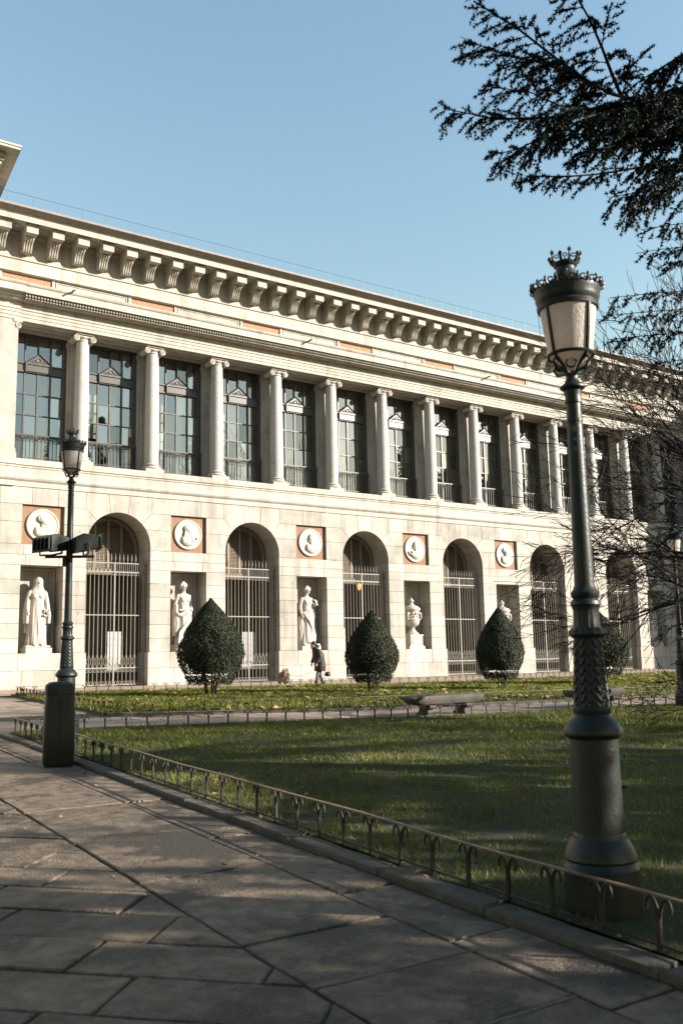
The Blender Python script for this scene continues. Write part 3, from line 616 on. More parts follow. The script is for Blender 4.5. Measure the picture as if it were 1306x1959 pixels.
b.tube([(-.49, WY-.15, ZT1+.0), (0, WY-.15, ZT1+.38), (.49, WY-.15, ZT1+.0)], .028, 4); b.box(-.5, WY-.17, ZT1-.05, .5, WY-.07, ZT1+.015)
b.torus((0, WY-.14, ZT1+.14), .075, .018)
for s in (-1, 1):
    b.torus((s*.15, WY-.14, ZT1+.09), .045, .014); b.torus((s*.26, WY-.14, ZT1+.065), .028, .012); b.box(s*.46-.03, WY-.16, ZT0, s*.46+.03, WY-.08, ZT1-.05)
pedm = b.mesh('pediment', M['frame'])
b = MB(); ry = 1.02; r0 = ZP+.06
b.box(-hw+.03, ry-.02, 9.27, hw-.03, ry+.02, 9.31); b.box(-hw+.03, ry-.012, r0, hw-.03, ry+.012, r0+.025); b.box(-hw+.03, ry-.012, r0+.24, hw-.03, ry+.012, r0+.26)
for i in range(15):
    x = -hw+.06+(2*hw-.12)*i/14; b.tube([(x, ry, r0), (x, ry, 9.27)], .012, 5)
    if i < 14: xm = x+(hw-.06)/14; b.torus((xm, ry, 9.20), .052, .010, 10, 4); b.torus((xm, ry, r0+.13), .055, .012, 8, 4)
    if i < 14 and i % 2: b.tube([(x, ry, r0+.02), (x+.07, ry, r0+.12), (x, ry, r0+.22), (x-.07, ry, r0+.12), (x, ry, r0+.02)], .014, 4)
for s in (-1, 1): b.tube([(s*(hw-.03), ry, 9.29), (s*(hw-.03), WY, 9.29)], .015, 5)
blm = b.mesh('balcony_railing', M['frame'], .8)
MXX = [-hw+.13]+[v for x in MX for v in (x-.026, x+.026)]+[hw-.13]
pts_ = []
for i in range(4):
    x0, x1 = MXX[2*i], MXX[2*i+1]
    for a, c in zip(RZ, RZ[1:]): pts_.append((x0, x1, a+.02, c-.02))
    pts_.append((x0, x1, ZT1, ZH-.09))
pane_cache = {}
for wi, x in enumerate(WX):
    wnd = ob('window', wfm, B, (x, 0, 0)); ob('pediment', pedm, wnd); ob('balcony_railing', blm, B, (x, 0, 0))
    for (x0, x1, a, c) in pts_:
        k = (round(x1-x0, 3), round(c-a, 3))
        if k not in pane_cache:
            q = MB(); q.add([(-k[0]/2-.01, 0, -k[1]/2-.01), (k[0]/2+.01, 0, -k[1]/2-.01), (k[0]/2+.01, 0, k[1]/2+.01), (-k[0]/2-.01, 0, k[1]/2+.01)], [(0,1,2,3)]); pane_cache[k] = q.mesh('pane', M['glass'])
        ob('pane', pane_cache[k], wnd, ((x0+x1)/2, WY+.01, (a+c)/2), (random.uniform(-.02, .02), 0, random.uniform(-.02, .02)))
    b = MB()                                        # added pale boards behind the glass, imitating lit inner walls and reflections
    for s0, s1 in ((-1.0, -.35), (.2, .5), (.62, 1.0)):
        if random.random() < .75: b.box(s0, WY+.5, ZP+random.choice((.0, 1.2, 1.5, 1.9)), s1, WY+.52, ZH+.1)
    if b.v: ob('lit_wall_strip', b.mesh('lit_wall_strip', M['lit_strip']), B, (x, 0, 0))
# entablature
ent = [(-.62, ZA), (.0, ZA), (.0, ZA+.12), (.025, ZA+.13), (.025, ZA+.25), (.05, ZA+.26), (.05, ZA+.36), (.085, ZA+.38), (.085, ZA+.41), (.03, ZA+.42), (.03, 13.98), (.07, 13.93), (.10, 13.95), (.24, 13.955), (.24, 14.03), (.30, 14.04), (.36, 14.06), (.38, 14.13), (.42, 14.15), (.57, 14.155), (.57, 14.13), (.60, 14.13), (.60, 14.37), (.64, 14.40), (.67, 14.46), (.67, 14.49), (-.1, 14.56), (-.62, 14.56)]
band('entablature', ent, XL, 9.34, off=.06); band('entablature', ent, 9.34, XR, seg=5.7)
b = MB(); x = 9.4
while x < 49: b.box(x, -.44, 13.965, x+.065, -.235, 14.035); x += .11
ob('dentils', b.mesh('dentils', M['stone2']), B, kind='stuff')
b = MB(); x = 9.4
while x < 49: b.ell((x, -.49, 14.06), (.042, .045, .045), 6, 4); x += .11
ob('bead_moulding', b.mesh('bead_moulding', M['stone2']), B, kind='stuff')
for x in (11.0, 21.4, 31.8, 42.2):
    b = MB(); b.tube([(x, -.60, 14.44), (x, -.80, 14.47), (x+.01, -.92, 14.45)], [.035, .035, .04], 8); ob('waterspout', b.mesh('waterspout', M['dark_iron'], .8), B)
# attic: recessed brick panels between pale panels
b = MB(); b.box(XL, .22, 14.4, XR, 1.4, 15.2); ob('attic_wall', b.mesh('attic_wall', M['stone']), B)
bx0 = 13.62-2*4.96
for k in range(11):
    xa = bx0+4.96*k; xb = xa+1.83
    ob('brick_panel', MB().box(xa, .14, 14.5, xb, .23, 15.08).mesh('brick_panel', M['brick']), B)
    for xp, w_ in ((xa-.12, .12), (xb, .12)): ob('panel_post', MB().bbox(xp, .09, 14.5, xp+w_, .23, 15.08).mesh('panel_post', M['stone2']), B)
    q = MB(); q.box(xb+.16, .13, 14.5, xb+2.97, .23, 15.08)
    q.extr([(xb+.16, 14.5), (xb+.16, 15.06), (xb+2.97, 15.06), (xb+2.97, 14.5), (xb+2.93, 14.5), (xb+2.93, 15.0), (xb+.22, 15.0), (xb+.22, 14.5)], .105, .135)
    ob('stone_panel', q.mesh('stone_panel', M['stone']), B)
att = [(-1.4, 15.08), (-.02, 15.08), (.02, 15.10), (.02, 15.14), (-.0, 15.16), (-.0, 15.56), (.05, 15.58), (.05, 15.62), (.02, 15.63), (.02, 15.68), (-.01, 15.70), (-.01, 16.48), (.06, 16.50), (.10, 16.58), (.10, 16.63), (1.06, 16.64), (1.06, 16.60), (1.09, 16.60), (1.09, 16.80), (1.13, 16.84), (1.13, 16.86), (-1.4, 16.86)]
band('attic_frieze', att, XL, XR, seg=5.7)
band('eave', [(-1.4, 16.862), (1.12, 16.862), (1.20, 16.88), (1.30, 16.93), (1.36, 16.95), (1.40, 16.97), (1.40, 17.06), (1.30, 17.07), (-1.4, 17.30)], XL, XR, M['eave'], seg=2.4)
# modillions
b = MB(); b.box(-.215, -.92, 16.29, .215, -.0, 16.60); b.box(-.24, -.93, 16.565, .24, -.0, 16.632)
prof = [(0, 15.80), (.24, 15.80), (.30, 15.84), (.32, 15.91), (.34, 16.00), (.40, 16.09), (.50, 16.16), (.58, 16.22), (.60, 16.295), (0, 16.295)]
b.extr([(-o, z) for o, z in prof], -.175, .175, 'x')
for i in range(4):
    x = -.132+.088*i; pts = [(x, -o-.014, z) for o, z in ((.26, 15.80), (.305, 15.85), (.325, 15.92), (.345, 15.99), (.395, 16.07), (.48, 16.14), (.56, 16.205), (.595, 16.29))]; b.tube(pts, .034, 6)
modm = b.mesh('modillion', M['stone2'], .6)
b = MB(); b.lathe([(.02, -.03), (.10, -.02), (.13, .0), (.10, .03)], 12); rosm = b.mesh('rosette', M['stone2'], .8)
x = 9.42-.955*7; 
while x < 50:
    ob('modillion', modm, B, (x, 0, 0)); ob('rosette', rosm, B, (x+.478, -.55, 16.62)); x += .955
# roof and its thin safety rail
b = MB(); b.add([(XL, -1.3, 17.06), (XR, -1.3, 17.06), (XR, 8, 18.6), (XL, 8, 18.6)], [(0,1,2,3)]); ob('roof', b.mesh('roof', M['roof']), B)
b = MB(); x = 2.0
while x < 52: b.tube([(x, -.62, 17.1), (x, -.62, 17.84)], .009, 5); x += .935
b.tube([(2, -.62, 17.84), (52, -.62, 17.84)], .009, 5); ob('roof_railing', b.mesh('roof_railing', M['thin']), B)
# projecting left pavilion (its cornice corner shows at the upper left)
cp = at(41, 281, 1.0)-CAM; t = (YF-4.2-CAM.y)/cp.y; PC = CAM+cp*t; px, pz = PC.x, PC.z; po = 4.2
pv = MB(); pv.box(-12, -po+1.05, -.6, px-1.05, 1.5, pz-1.55); pv.v = [(x+(y+po)*.085, y, z) for x, y, z in pv.v]; pw = ob('pavilion_wall', pv.mesh('pavilion_wall', M['stone']), B)
pv = MB()
for (o, z0, z1) in ((.95, -1.6, -1.0), (.85, -1.0, -.85), (.72, -.85, -.70), (.62, -.70, -.50), (.52, -.50, -.38), (.46, -.38, -.28), (.40, -.28, -.12), (.0, -.12, -.03), (-.03, -.03, .04)):
    pv.box(-12, -po+o, pz+z0+.001, px-o, 1.5, pz+z1)
pv.v = [(x+(y+po)*.085, y, z) for x, y, z in pv.v]
ob('pavilion_cornice', pv.mesh('pavilion_cornice', M['stone2']), pw)
# central portico to the right (outside the view, shades the far end of the facade) and its higher roof
pr = MB(); pr.box(54, -8.6, -.4, 78, .0, 1.0); pr.box(54, -9.0, 14.0, 78, 0, 18.2); pr.box(54, -1, 1, 78, 0, 14)
pt = ob('portico', pr.mesh('portico', M['stone']), B)
for i in range(6): ob('portico_column', MB().lathe([(1.0, 1.0), (1.0, 1.3), (.85, 1.5), (.8, 5), (.7, 13), (.9, 13.4), (.9, 14.0)], 20).mesh('portico_column', M['column'], .7), pt, (55.4+4.2*i, -8.0, 0))
ob('portico_side', MB().box(53.6, -9.3, -.4, 54.02, 1.0, 17.4).mesh('portico_side', M['stone']), pt)
rf = MB(); rf.add([(46, 5, 17.5), (90, 5, 17.5), (90, 22, 17.5), (46, 22, 17.5), (52, 12, 22.6), (84, 12, 22.6)], [(0,1,5,4),(1,2,5),(2,3,4,5),(3,0,4)])
rf.box(52.0, 7.2, 18.2, 53.6, 10, 20.2); rf.box(57.0, 7.2, 18.2, 58.6, 10, 20.2); ob('central_roof', rf.mesh('central_roof', M['roof']), B)
#OBJECTS
# ================================================================ statues and urns in the niches
def drape(b, lev, k=9, n=56, tw=1.2):
    rings = []
    for (z, rx, ry, cx, cy, amp) in lev:
        r = []
        for i in range(n):
            t = 2*pi*i/n; f = 1+amp*(sin(k*t+tw*z*3)+.5*sin((2*k+1)*t-z*2)+.4*sin(5*t+z*5)); r.append((cx+rx*f*cos(t), cy+ry*f*sin(t), z))
        rings.append(r)
    b.loft(rings)
def statue_mesh(kind):
    b = MB(); hip = (.0, .03, .03, -.03)[kind]
    drape(b, [(.0,.27,.22,hip*.5,0,.05),(.12,.26,.21,hip*.5,0,.06),(.35,.24,.19,hip*.7,0,.06),(.6,.23,.18,hip,0,.055),(.8,.225,.17,hip,0,.05),(.95,.21,.165,hip,0,.04),(1.05,.17,.14,hip*.7,0,.03),(1.13,.155,.125,hip*.3,0,.025),(1.25,.175,.135,0,0,.02),(1.34,.185,.14,0,0,.02),(1.41,.185,.11,0,0,.01),(1.46,.12,.08,0,0,0),(1.49,.06,.06,0,0,0),(1.56,.052,.055,.0,-.01,0)])
    for s in (-1, 1): b.ell((s*.075, -.10, 1.29), (.075, .06, .075)); b.ell((s*.185, 0, 1.39), (.06, .065, .06))
    hx = (.02, -.01, .03, .0)[kind]
    b.ell((hx, -.02, 1.65), (.078, .092, .112)); b.ell((hx+.01, -.108, 1.645), (.016, .03, .025), 8, 6); b.ell((hx, -.03, 1.585), (.05, .06, .045)); b.ell((hx, .02, 1.68), (.092, .10, .105))
    for s in (-1, 1): b.ell((hx+s*.03, -.095, 1.672), (.02, .012, .009), 8, 5)
    for i in range(10): a = i*pi/9; b.ell((hx+.095*cos(a), -.02, 1.68+.095*sin(a)), (.026, .05, .026), 8, 5)
    if kind != 0: b.ell((hx, .11, 1.64), (.045, .05, .05)); b.tube([(hx, .0, 1.78), (hx, -.03, 1.80)], [.05, .03], 8)
    arm = lambda p, r: b.tube(p, r, 9)
    if kind == 0:      # veiled, hands low, flowers at the left
        drape(b, [(.35,.30,.10,0,.13,.05),(.8,.30,.12,0,.10,.05),(1.2,.26,.13,0,.07,.04),(1.42,.21,.12,0,.05,.03),(1.55,.13,.12,hx,.03,.03),(1.68,.115,.125,hx,.01,.02),(1.76,.09,.10,hx,.0,0),(1.80,.03,.04,hx,.0,0)], 7)
        for s in (-1, 1):
            arm([(s*.19,0,1.38),(s*.255,.0,1.12),(s*.25,-.10,.88)], [.07,.065,.045]); drape(b, [(.58,.075,.10,s*.275,-.02,.08),(.8,.085,.12,s*.275,-.02,.08),(1.0,.075,.09,s*.26,0,.05),(1.2,.07,.07,s*.235,0,.02)], 5, 24)
            b.ell((s*.24,-.13,.83), (.035,.04,.055))
        for i in range(14): b.ell((.22+random.uniform(-.07,.07), -.17+random.uniform(-.03,.03), .86+random.uniform(-.09,.07)), (.032,.032,.032), 7, 5)
    if kind == 1:
        arm([(-.19,0,1.38),(-.27,.02,1.12),(-.25,-.08,.9)], [.06,.05,.036]); b.ell((-.25,-.11,.86), (.035,.04,.05))
        arm([(.19,0,1.38),(.26,.03,1.14),(.20,-.13,1.0)], [.06,.05,.036]); b.ell((.18,-.15,.99), (.045,.04,.035))
        drape(b, [(.25,.06,.09,-.27,.0,.08),(.6,.075,.11,-.27,0,.09),(.95,.07,.1,-.27,0,.06),(1.15,.06,.07,-.25,0,.04)], 5, 24)
        b.tube([(.22,-.06,.98),(.0,-.17,.93),(-.2,-.12,.84),(-.26,0,.80)], [.05,.06,.055,.05], 8); b.tube([(.2,-.08,1.02),(0,-.16,1.0),(-.2,-.1,.98)], [.03,.035,.03], 7)
        for i in range(5): b.tube([(.22-.02*i,-.1,.93-.03*i),(.08-.05*i,-.19,.7-.05*i),(-.1-.04*i,-.2,.35),(-.16-.03*i,-.18,.05)], .017, 5)
    if kind == 2:      # basket of fruit on raised left forearm
        arm([(-.19,0,1.38),(-.255,.0,1.12),(-.235,-.07,.88)], [.062,.052,.036]); b.ell((-.23,-.10,.84), (.035,.04,.05))
        arm([(.19,0,1.38),(.27,.02,1.16),(.25,-.12,1.2)], [.06,.05,.038]); b.ell((.25,-.14,1.21), (.045,.045,.035))
        for i in range(22): b.ell((.25+random.uniform(-.08,.08), -.13+random.uniform(-.06,.05), 1.27+random.uniform(-.06,.09)), (.032,.032,.032), 7, 5)
        arm([(.26,.0,1.12),(.275,-.04,.95),(.29,-.06,.78)], [.03,.045,.03])
        b.tube([(.2,-.02,1.05),(.0,-.15,1.02),(-.2,-.08,.94)], [.04,.05,.045], 8)
        for i in range(7): b.tube([(-.2+.015*i,-.12,.95-.02*i),(-.05+.03*i,-.2,.72-.04*i),(.08+.02*i,-.2,.42-.03*i),(.14+.012*i,-.16,.1)], .016, 5)
        drape(b, [(.02,.07,.1,-.23,.04,.08),(.5,.075,.11,-.24,.03,.09),(.85,.07,.09,-.24,0,.06)], 5, 24)
    if kind == 3:
        arm([(-.19,0,1.38),(-.27,-.02,1.14),(-.12,-.17,1.08)], [.062,.052,.036]); arm([(.19,0,1.38),(.28,.0,1.12),(.28,-.05,.88)], [.06,.05,.036])
        b.ell((.28,-.07,.84), (.035,.04,.05)); drape(b, [(.05,.08,.1,.27,.03,.08),(.6,.08,.11,.27,.03,.09),(1.0,.06,.08,.26,0,.06)], 5, 24)
    for s in (-1, 1): b.ell((s*.09+hip*.5, -.22, .03), (.045, .09, .035))
    b.box(-.31, -.27, -.05, .31, .24, .015)
    for v in range(len(b.v)): pass
    return remesh(b, 'figure', M['marble'], .0105)
SC = 1.37
pl1 = MB().box(-.46, -.38, 0, .46, .34, .19).mesh('plinth', M['marble'])
lab = {0: 'veiled marble woman with flowers at her hip, in the leftmost niche', 1: 'marble woman with hip drapery in the niche behind the leftmost topiary', 2: 'marble woman carrying fruit on her forearm, niche behind the walker', 6: 'shaded marble figure in the far right niche beyond the last gate'}
for i, kd in ((0, 0), (1, 1), (2, 2), (6, 3)):
    st = empty('statue', (NX[i], YF+.46, 1.24), label=lab[i], cat='statue', group='marble statues in the niches')
    ob('plinth', pl1, st); ob('figure', statue_mesh(kd), st, (0, 0, .255), (0, 0, (-.1, .15, .12, 0)[kd]), SC)
def urn_parts():
    b = MB(); b.box(-.44, -.36, 0, .44, .36, .14); b.extr([(-.40, .14), (.40, .14), (.36, .19), (-.36, .19)], -.33, .33); b.box(-.35, -.32, .19, .35, .32, .60); b.box(-.38, -.345, .60, .38, .345, .66)
    b.extr([(-.27, .25), (-.27, .55), (.27, .55), (.27, .25), (.23, .25), (.23, .51), (-.23, .51), (-.23, .25)], -.335, -.32); b.box(-.27, -.335, .25, .27, -.32, .29)
    ped = b.mesh('pedestal', M['marble'])
    b = MB(); fl = lambda t, z: 1+(.05*abs(sin(9*t)) if (1.02 < z < 1.26 or .74 < z < .86) else 0)
    b.lathe([(.05,.66),(.31,.66),(.31,.71),(.27,.74),(.2,.80),(.14,.88),(.115,.95),(.15,.98),(.12,1.0),(.2,1.04),(.30,1.12),(.345,1.24),(.35,1.30),(.37,1.31),(.37,1.36),(.33,1.38),(.31,1.5),(.31,1.62),(.33,1.72),(.40,1.78),(.41,1.82),(.40,1.85),(.36,1.87),(.34,1.92),(.22,1.97),(.12,2.03),(.08,2.10),(.07,2.13),(.12,2.16),(.13,2.2),(.09,2.25),(.05,2.29),(.03,2.34),(.01,2.36)], 40, mod=fl)
    for a in (-.5, pi+.5):
        b.tube([(.33*cos(a),.33*sin(a),1.7),(.43*cos(a),.43*sin(a),1.62),(.44*cos(a),.44*sin(a),1.45),(.38*cos(a),.38*sin(a),1.33)], [.035,.04,.035,.03], 6)
    for k in range(12):
        a = 2*pi*k/12
        b.torus((0,0,0), .001, .0005, 3, 3)
        b.ell((.325*cos(a), .325*sin(a), 1.60), (.06,.06,.05), 8, 6); b.ell((.32*cos(a+.2), .32*sin(a+.2), 1.48), (.045,.045,.045), 8, 6)
    return ped, b.mesh('urn_body', M['marble'], .7)
ped, uv = urn_parts()
for i, lb in ((3, 'carved lidded marble urn in the niche right of the middle topiary'), (4, 'carved lidded marble urn half hidden behind the third topiary'), (5, 'marble urn in the niche hidden behind the near lamp post')):
    u = empty('stone_urn', (NX[i], YF+.46, 1.24), label=lb, cat='urn', group='stone urns in the niches'); ob('pedestal', ped, u); ob('urn_body', uv, u)

# ================================================================ street lamps
def lamp(loc, neck, label, rz=0, k=1.0):
    t = empty('street_lamp', loc, rz, label=label, cat='street lamp', group='cast iron street lamps')
    b = MB(); b.lathe([(.215,-.03),(.218,.02),(.21,.22),(.212,.25),(.20,.27),(.195,.285),(.205,.30),(.20,.325),(.185,.36),(.165,.395),(.15,.41),(.148,.43),(.142,.44),(.137,.96),(.15,.965),(.168,.985),(.17,1.0),(.165,1.02),(.14,1.06),(.11,1.085),(.10,1.10),(.108,1.115),(.108,1.135),(.10,1.145)], 36)
    b.box(.135, -.012, .68, .165, .012, .70); ob('pedestal', b.mesh('pedestal', M['dark_iron'], .5), t, sc=k)
    leaf = lambda a, z: 1+(.11*max(0, sin(z*120+5*abs(sin(5*a))))**.7*(.4+.6*abs(cos(5*a)))-.05*abs(cos(5*a))**8 if z < 1.53 else .06*abs(sin(6*a)))
    b = MB(); b.lathe([(.098-.020*(i/78), 1.145+.005*i) for i in range(79)]+[(.085,1.545),(.105,1.56),(.105,1.58),(.085,1.60)], 100, mod=leaf)
    ob('leaf_base', b.mesh('leaf_base', M['dark_iron'], .7), t, sc=k)
    flute = lambda a, z: 1+(.03*sin(16*a) if z < 1.72 else 0)
    b = MB(); b.lathe([(.08,1.60),(.076,1.63),(.074,1.70),(.082,1.725),(.09,1.735),(.086,1.755),(.07,1.77),(.082,1.785),(.084,1.81),(.07,1.825),(.06,1.85)], 48, mod=flute)
    b.lathe([(.059,1.85),(.046,neck-.22),(.05,neck-.215),(.05,neck-.20),(.045,neck-.195),(.045,neck-.10),(.052,neck-.095),(.052,neck-.085),(.048,neck-.06),(.055,neck-.02),(.078,neck),(.078,neck+.01),(.05,neck+.03),(.036,neck+.06),(.04,neck+.09)], 28)
    ob('shaft', b.mesh('shaft', M['dark_iron'], .6), t, sc=k)
    Z = neck+.08; L = empty('x') ; bpy.data.objects.remove(L)
    b = MB()                                          # lantern frame: ribs, rings, scrolled brackets
    for q in range(4):
        a = pi/4+q*pi/2; c, s = cos(a), sin(a)
        b.tube([(.035*c,.035*s,Z),(.06*c,.06*s,Z+.05),(.10*c,.10*s,Z+.09),(.137*c,.137*s,Z+.125),(.175*c,.175*s,Z+.42)], [.012,.011,.011,.012,.012], 6)
        b.tube([(.06*c,.06*s,Z+.02),(.12*c,.12*s,Z+.03),(.15*c,.15*s,Z+.07),(.13*c,.13*s,Z+.10),(.105*c,.105*s,Z+.08)], .009, 5)
        a2 = q*pi/2; b.torus((.07*cos(a2), .07*sin(a2), Z+.065), .03, .006)
    b.torus((0,0,Z+.128), .137, .011, 28, 6, 'z')
    b.lathe([(.165,Z+.415),(.185,Z+.42),(.19,Z+.44),(.182,Z+.455),(.19,Z+.47),(.197,Z+.49),(.197,Z+.515),(.205,Z+.53),(.205,Z+.55),(.17,Z+.565),(.12,Z+.60),(.075,Z+.645),(.062,Z+.66),(.06,Z+.70),(.075,Z+.715),(.078,Z+.73),(.06,Z+.735)], 36)
    lf = ob('lantern_frame', b.mesh('lantern_frame', M['dark_iron'], .7), t, sc=k)
    b = MB()                                          # cresting and crown
    for i in range(20):
        a = 2*pi*i/20; c, s = cos(a), sin(a); h = .085 if i % 5 == 0 else .05
        b.tube([(.20*c,.20*s,Z+.545),(.215*c,.215*s,Z+.57),(.222*c,.222*s,Z+.55+h*.85)], [.010,.013,.002], 5); b.ell((.216*c,.216*s,Z+.555+h*.55), (.010,.010,.016), 6, 4)
        a3 = a+pi/20; b.torus((.212*cos(a3), .212*sin(a3), Z+.565), .016, .005, 8, 4)
    for i in range(10):
        a = 2*pi*i/10; c, s = cos(a), sin(a); h = .07 if i % 2 == 0 else .045
        b.tube([(.075*c,.075*s,Z+.725),(.09*c,.09*s,Z+.75),(.098*c,.098*s,Z+.74+h)], [.010,.010,.003], 5); b.ell((.094*c,.094*s,Z+.735+h*.75), (.014,.014,.014), 6, 4)
        a3 = a+pi/10; b.torus((.086*cos(a3), .086*sin(a3), Z+.755), .012, .004, 8, 4)
    b.tube([(0,0,Z+.73),(0,0,Z+.77)], [.03,.005], 6); ob('crown', b.mesh('crown', M['dark_iron'], .8), t, sc=k)
    for q in range(4):
        b = MB(); a0 = pi/4+q*pi/2+.05; b.lathe([(.134,Z+.128),(.172,Z+.42)], 8, cap=False, a0=a0, a1=a0+pi/2-.10); ob('glass_pane', b.mesh('glass_pane', M['frost'], .9), lf)
    b = MB(); b.lathe([(.03,Z+.045),(.08,Z+.085),(.13,Z+.126)], 24, cap=False); ob('glass_bowl', b.mesh('glass_bowl', M['frost'], .9), lf)
    return t
l1 = onG(1158, 1775)+Vector((.11, .15, 0))+rt*.037; RZL = radians(40)
lp1 = lamp((l1.x, l1.y, gz(l1.y)+.03), 3.065, 'tall near street lamp rising from the lawn on the right, close to the path', -YAW-.23)
for z_, w_, h_, o_ in ((2.66, .018, .03, 0), (2.72, .022, .022, .006), (2.78, .026, .035, -.004)):
    a_ = -pi/2+YAW+.23-YAW-.35; r_ = .0525; q = MB(); q.lathe([(r_, z_), (r_-.0004, z_+h_)], 4, cap=False, a0=a_-w_/r_/2+o_*10, a1=a_+w_/r_/2+o_*10); ob('sticker_remnant', q.mesh('sticker_remnant', M['mortar'], 1), lp1)
l2 = onG(130, 1422)+Vector((.02, .20, 0)); lp2 = lamp((l2.x, l2.y, gz(l2.y)+.03), 4.07, 'tall street lamp with two floodlights standing behind the litter bin', -YAW+.2, 1.03)
l3 = onG(1312, 1355)+Vector((.1, .1, 0)); lamp((l3.x, l3.y, gz(l3.y)+.03), 3.4, 'street lamp at the right edge, half hidden by bare branches')
# floodlights on the second lamp (crossbar lies across the view)
cb = MB(); cb.box(-.38, -.025, -.02, .40, .025, .02); cb.box(-.10, -.03, -.16, -.04, .05, -.01)
cbo = ob('crossbar', cb.mesh('crossbar', M['dark_iron']), lp2, (0, -.06, 2.94), (0, 0, -(-YAW+.2)-YAW+.1))
def flood():
    b = MB(); b.extr([(-.16,.09),(.16,.03),(.16,.21),(.06,.25),(-.16,.22)], -.23, .23, 'x'); b.add([(-.25,-.17,.07),(.25,-.17,.07),(.25,-.17,.25),(-.25,-.17,.25),(-.25,-.20,.07),(.25,-.20,.07),(.25,-.20,.25),(-.25,-.20,.25)], [(0,3,2,1),(4,5,6,7),(0,1,5,4),(1,2,6,5),(2,3,7,6),(3,0,4,7)])
    b.tube([(-.26,0,.14),(-.26,-.01,.02),(0,-.01,.005),(.26,-.01,.02),(.26,0,.14)], .014, 5)
    for i in range(5): b.box(-.2+.09*i, .15, .06, -.19+.09*i, .19, .2)
    return b.mesh('floodlight', M['dark_iron'])
fm = flood(); fg = MB().box(-.22, -.212, .09, .22, -.205, .23).mesh('floodlight_glass', M['glass'])
for x, r in ((-.30, 2.5), (.26, 1.9)):
    f = ob('floodlight', fm, cbo, (x, 0, .02), (0, 0, r), (1, 1.15, 1.35)); 
# ---------------------------------------------------------------- litter bin
bp = onG(104, 1468)+Vector((.10, .16, 0))
bn = empty('litter_bin', (bp.x, bp.y, gz(bp.y)), -YAW+.35, label='dark green plastic litter bin with slot, in front of the left lamp', cat='litter bin')
def rr(hx, hy, r, z, n=6): 
    return [(sx*(hx-r)+r*cos(a), sy*(hy-r)+r*sin(a), z) for sx, sy, a0 in ((1,1,0),(-1,1,pi/2),(-1,-1,pi),(1,-1,3*pi/2)) for a in [a0+i*pi/2/n for i in range(n+1)]]
b = MB(); b.loft([rr(.17,.17,.05,0), rr(.19,.19,.06,.03), rr(.192,.192,.06,.5), rr(.178,.178,.06,.86), rr(.176,.176,.06,.90)]); body = ob('bin_body', b.mesh('bin_body', M['bin'], .7), bn)
b = MB(); b.loft([rr(.181,.181,.06,.905), rr(.181,.181,.06,.99), rr(.172,.172,.06,1.03), rr(.13,.13,.06,1.06), rr(.05,.05,.04,1.068)]); b.box(-.006,-.15,1.045,.006,.15,1.073); lid = ob('bin_lid', b.mesh('bin_lid', M['bin'], .7), bn)
ob('bin_slot', MB().bbox(-.165,-.189,.90,-.03,-.16,.99).mesh('bin_slot', M['dark']), lid); ob('bin_seam', MB().box(-.004,-.197,.04,.004,-.17,.86).mesh('bin_seam', M['dark']), body)
# ---------------------------------------------------------------- stone benches
def bench(pa, pb, label, top):
    c = (pa+pb)/2; d = pb-pa; n = empty('stone_bench', (c.x, c.y, gz(c.y)), atan2(d.y, d.x), label=label, cat='bench', group='stone benches on the cross path'); Lh = d.length/2
    b = MB(); rings = []
    for (s, z) in ((.86, top-.17), (.93, top-.13), (.985, top-.09), (1.0, top-.05), (.99, top-.015), (.96, top)):
        rings.append([(Lh*s*math.copysign(abs(cos(t))**.42, cos(t)), .27*s*math.copysign(abs(sin(t))**.5, sin(t)), z+.006*sin(3*t)) for t in [2*pi*i/40+.001 for i in range(40)]])
    b.loft(rings); ob('seat', b.mesh('seat', M['benchstone'], .9), n)
    for s in (-1, 1):
        b = MB(); b.loft([rr(.13,.19,.03,-.02), rr(.13,.19,.03,.05), rr(.09,.15,.03,.09), rr(.075,.14,.03,top*.45), rr(.10,.17,.03,top-.2), rr(.13,.20,.03,top-.15)]); b.tube([(-.09,-.18,top-.22),(.09,-.18,top-.22)], .05, 8); ob('leg', b.mesh('leg', M['benchstone'], .8), n, (s*Lh*.5, 0, 0))
b1, b2 = onG(790, 1376), onG(922, 1366)
off = Vector((.22, .42, 0))
bench(b1+off-Vector((.05,0,0)), b2+off+Vector((.1,.0,0)), 'weathered stone bench in clear view between the two low fences', .42)
b1, b2 = onG(1100, 1359), onG(1195, 1352); bench(b1+off, b2+off+Vector((.15,0,0)), 'weathered stone bench partly hidden by the near lamp post', .42)
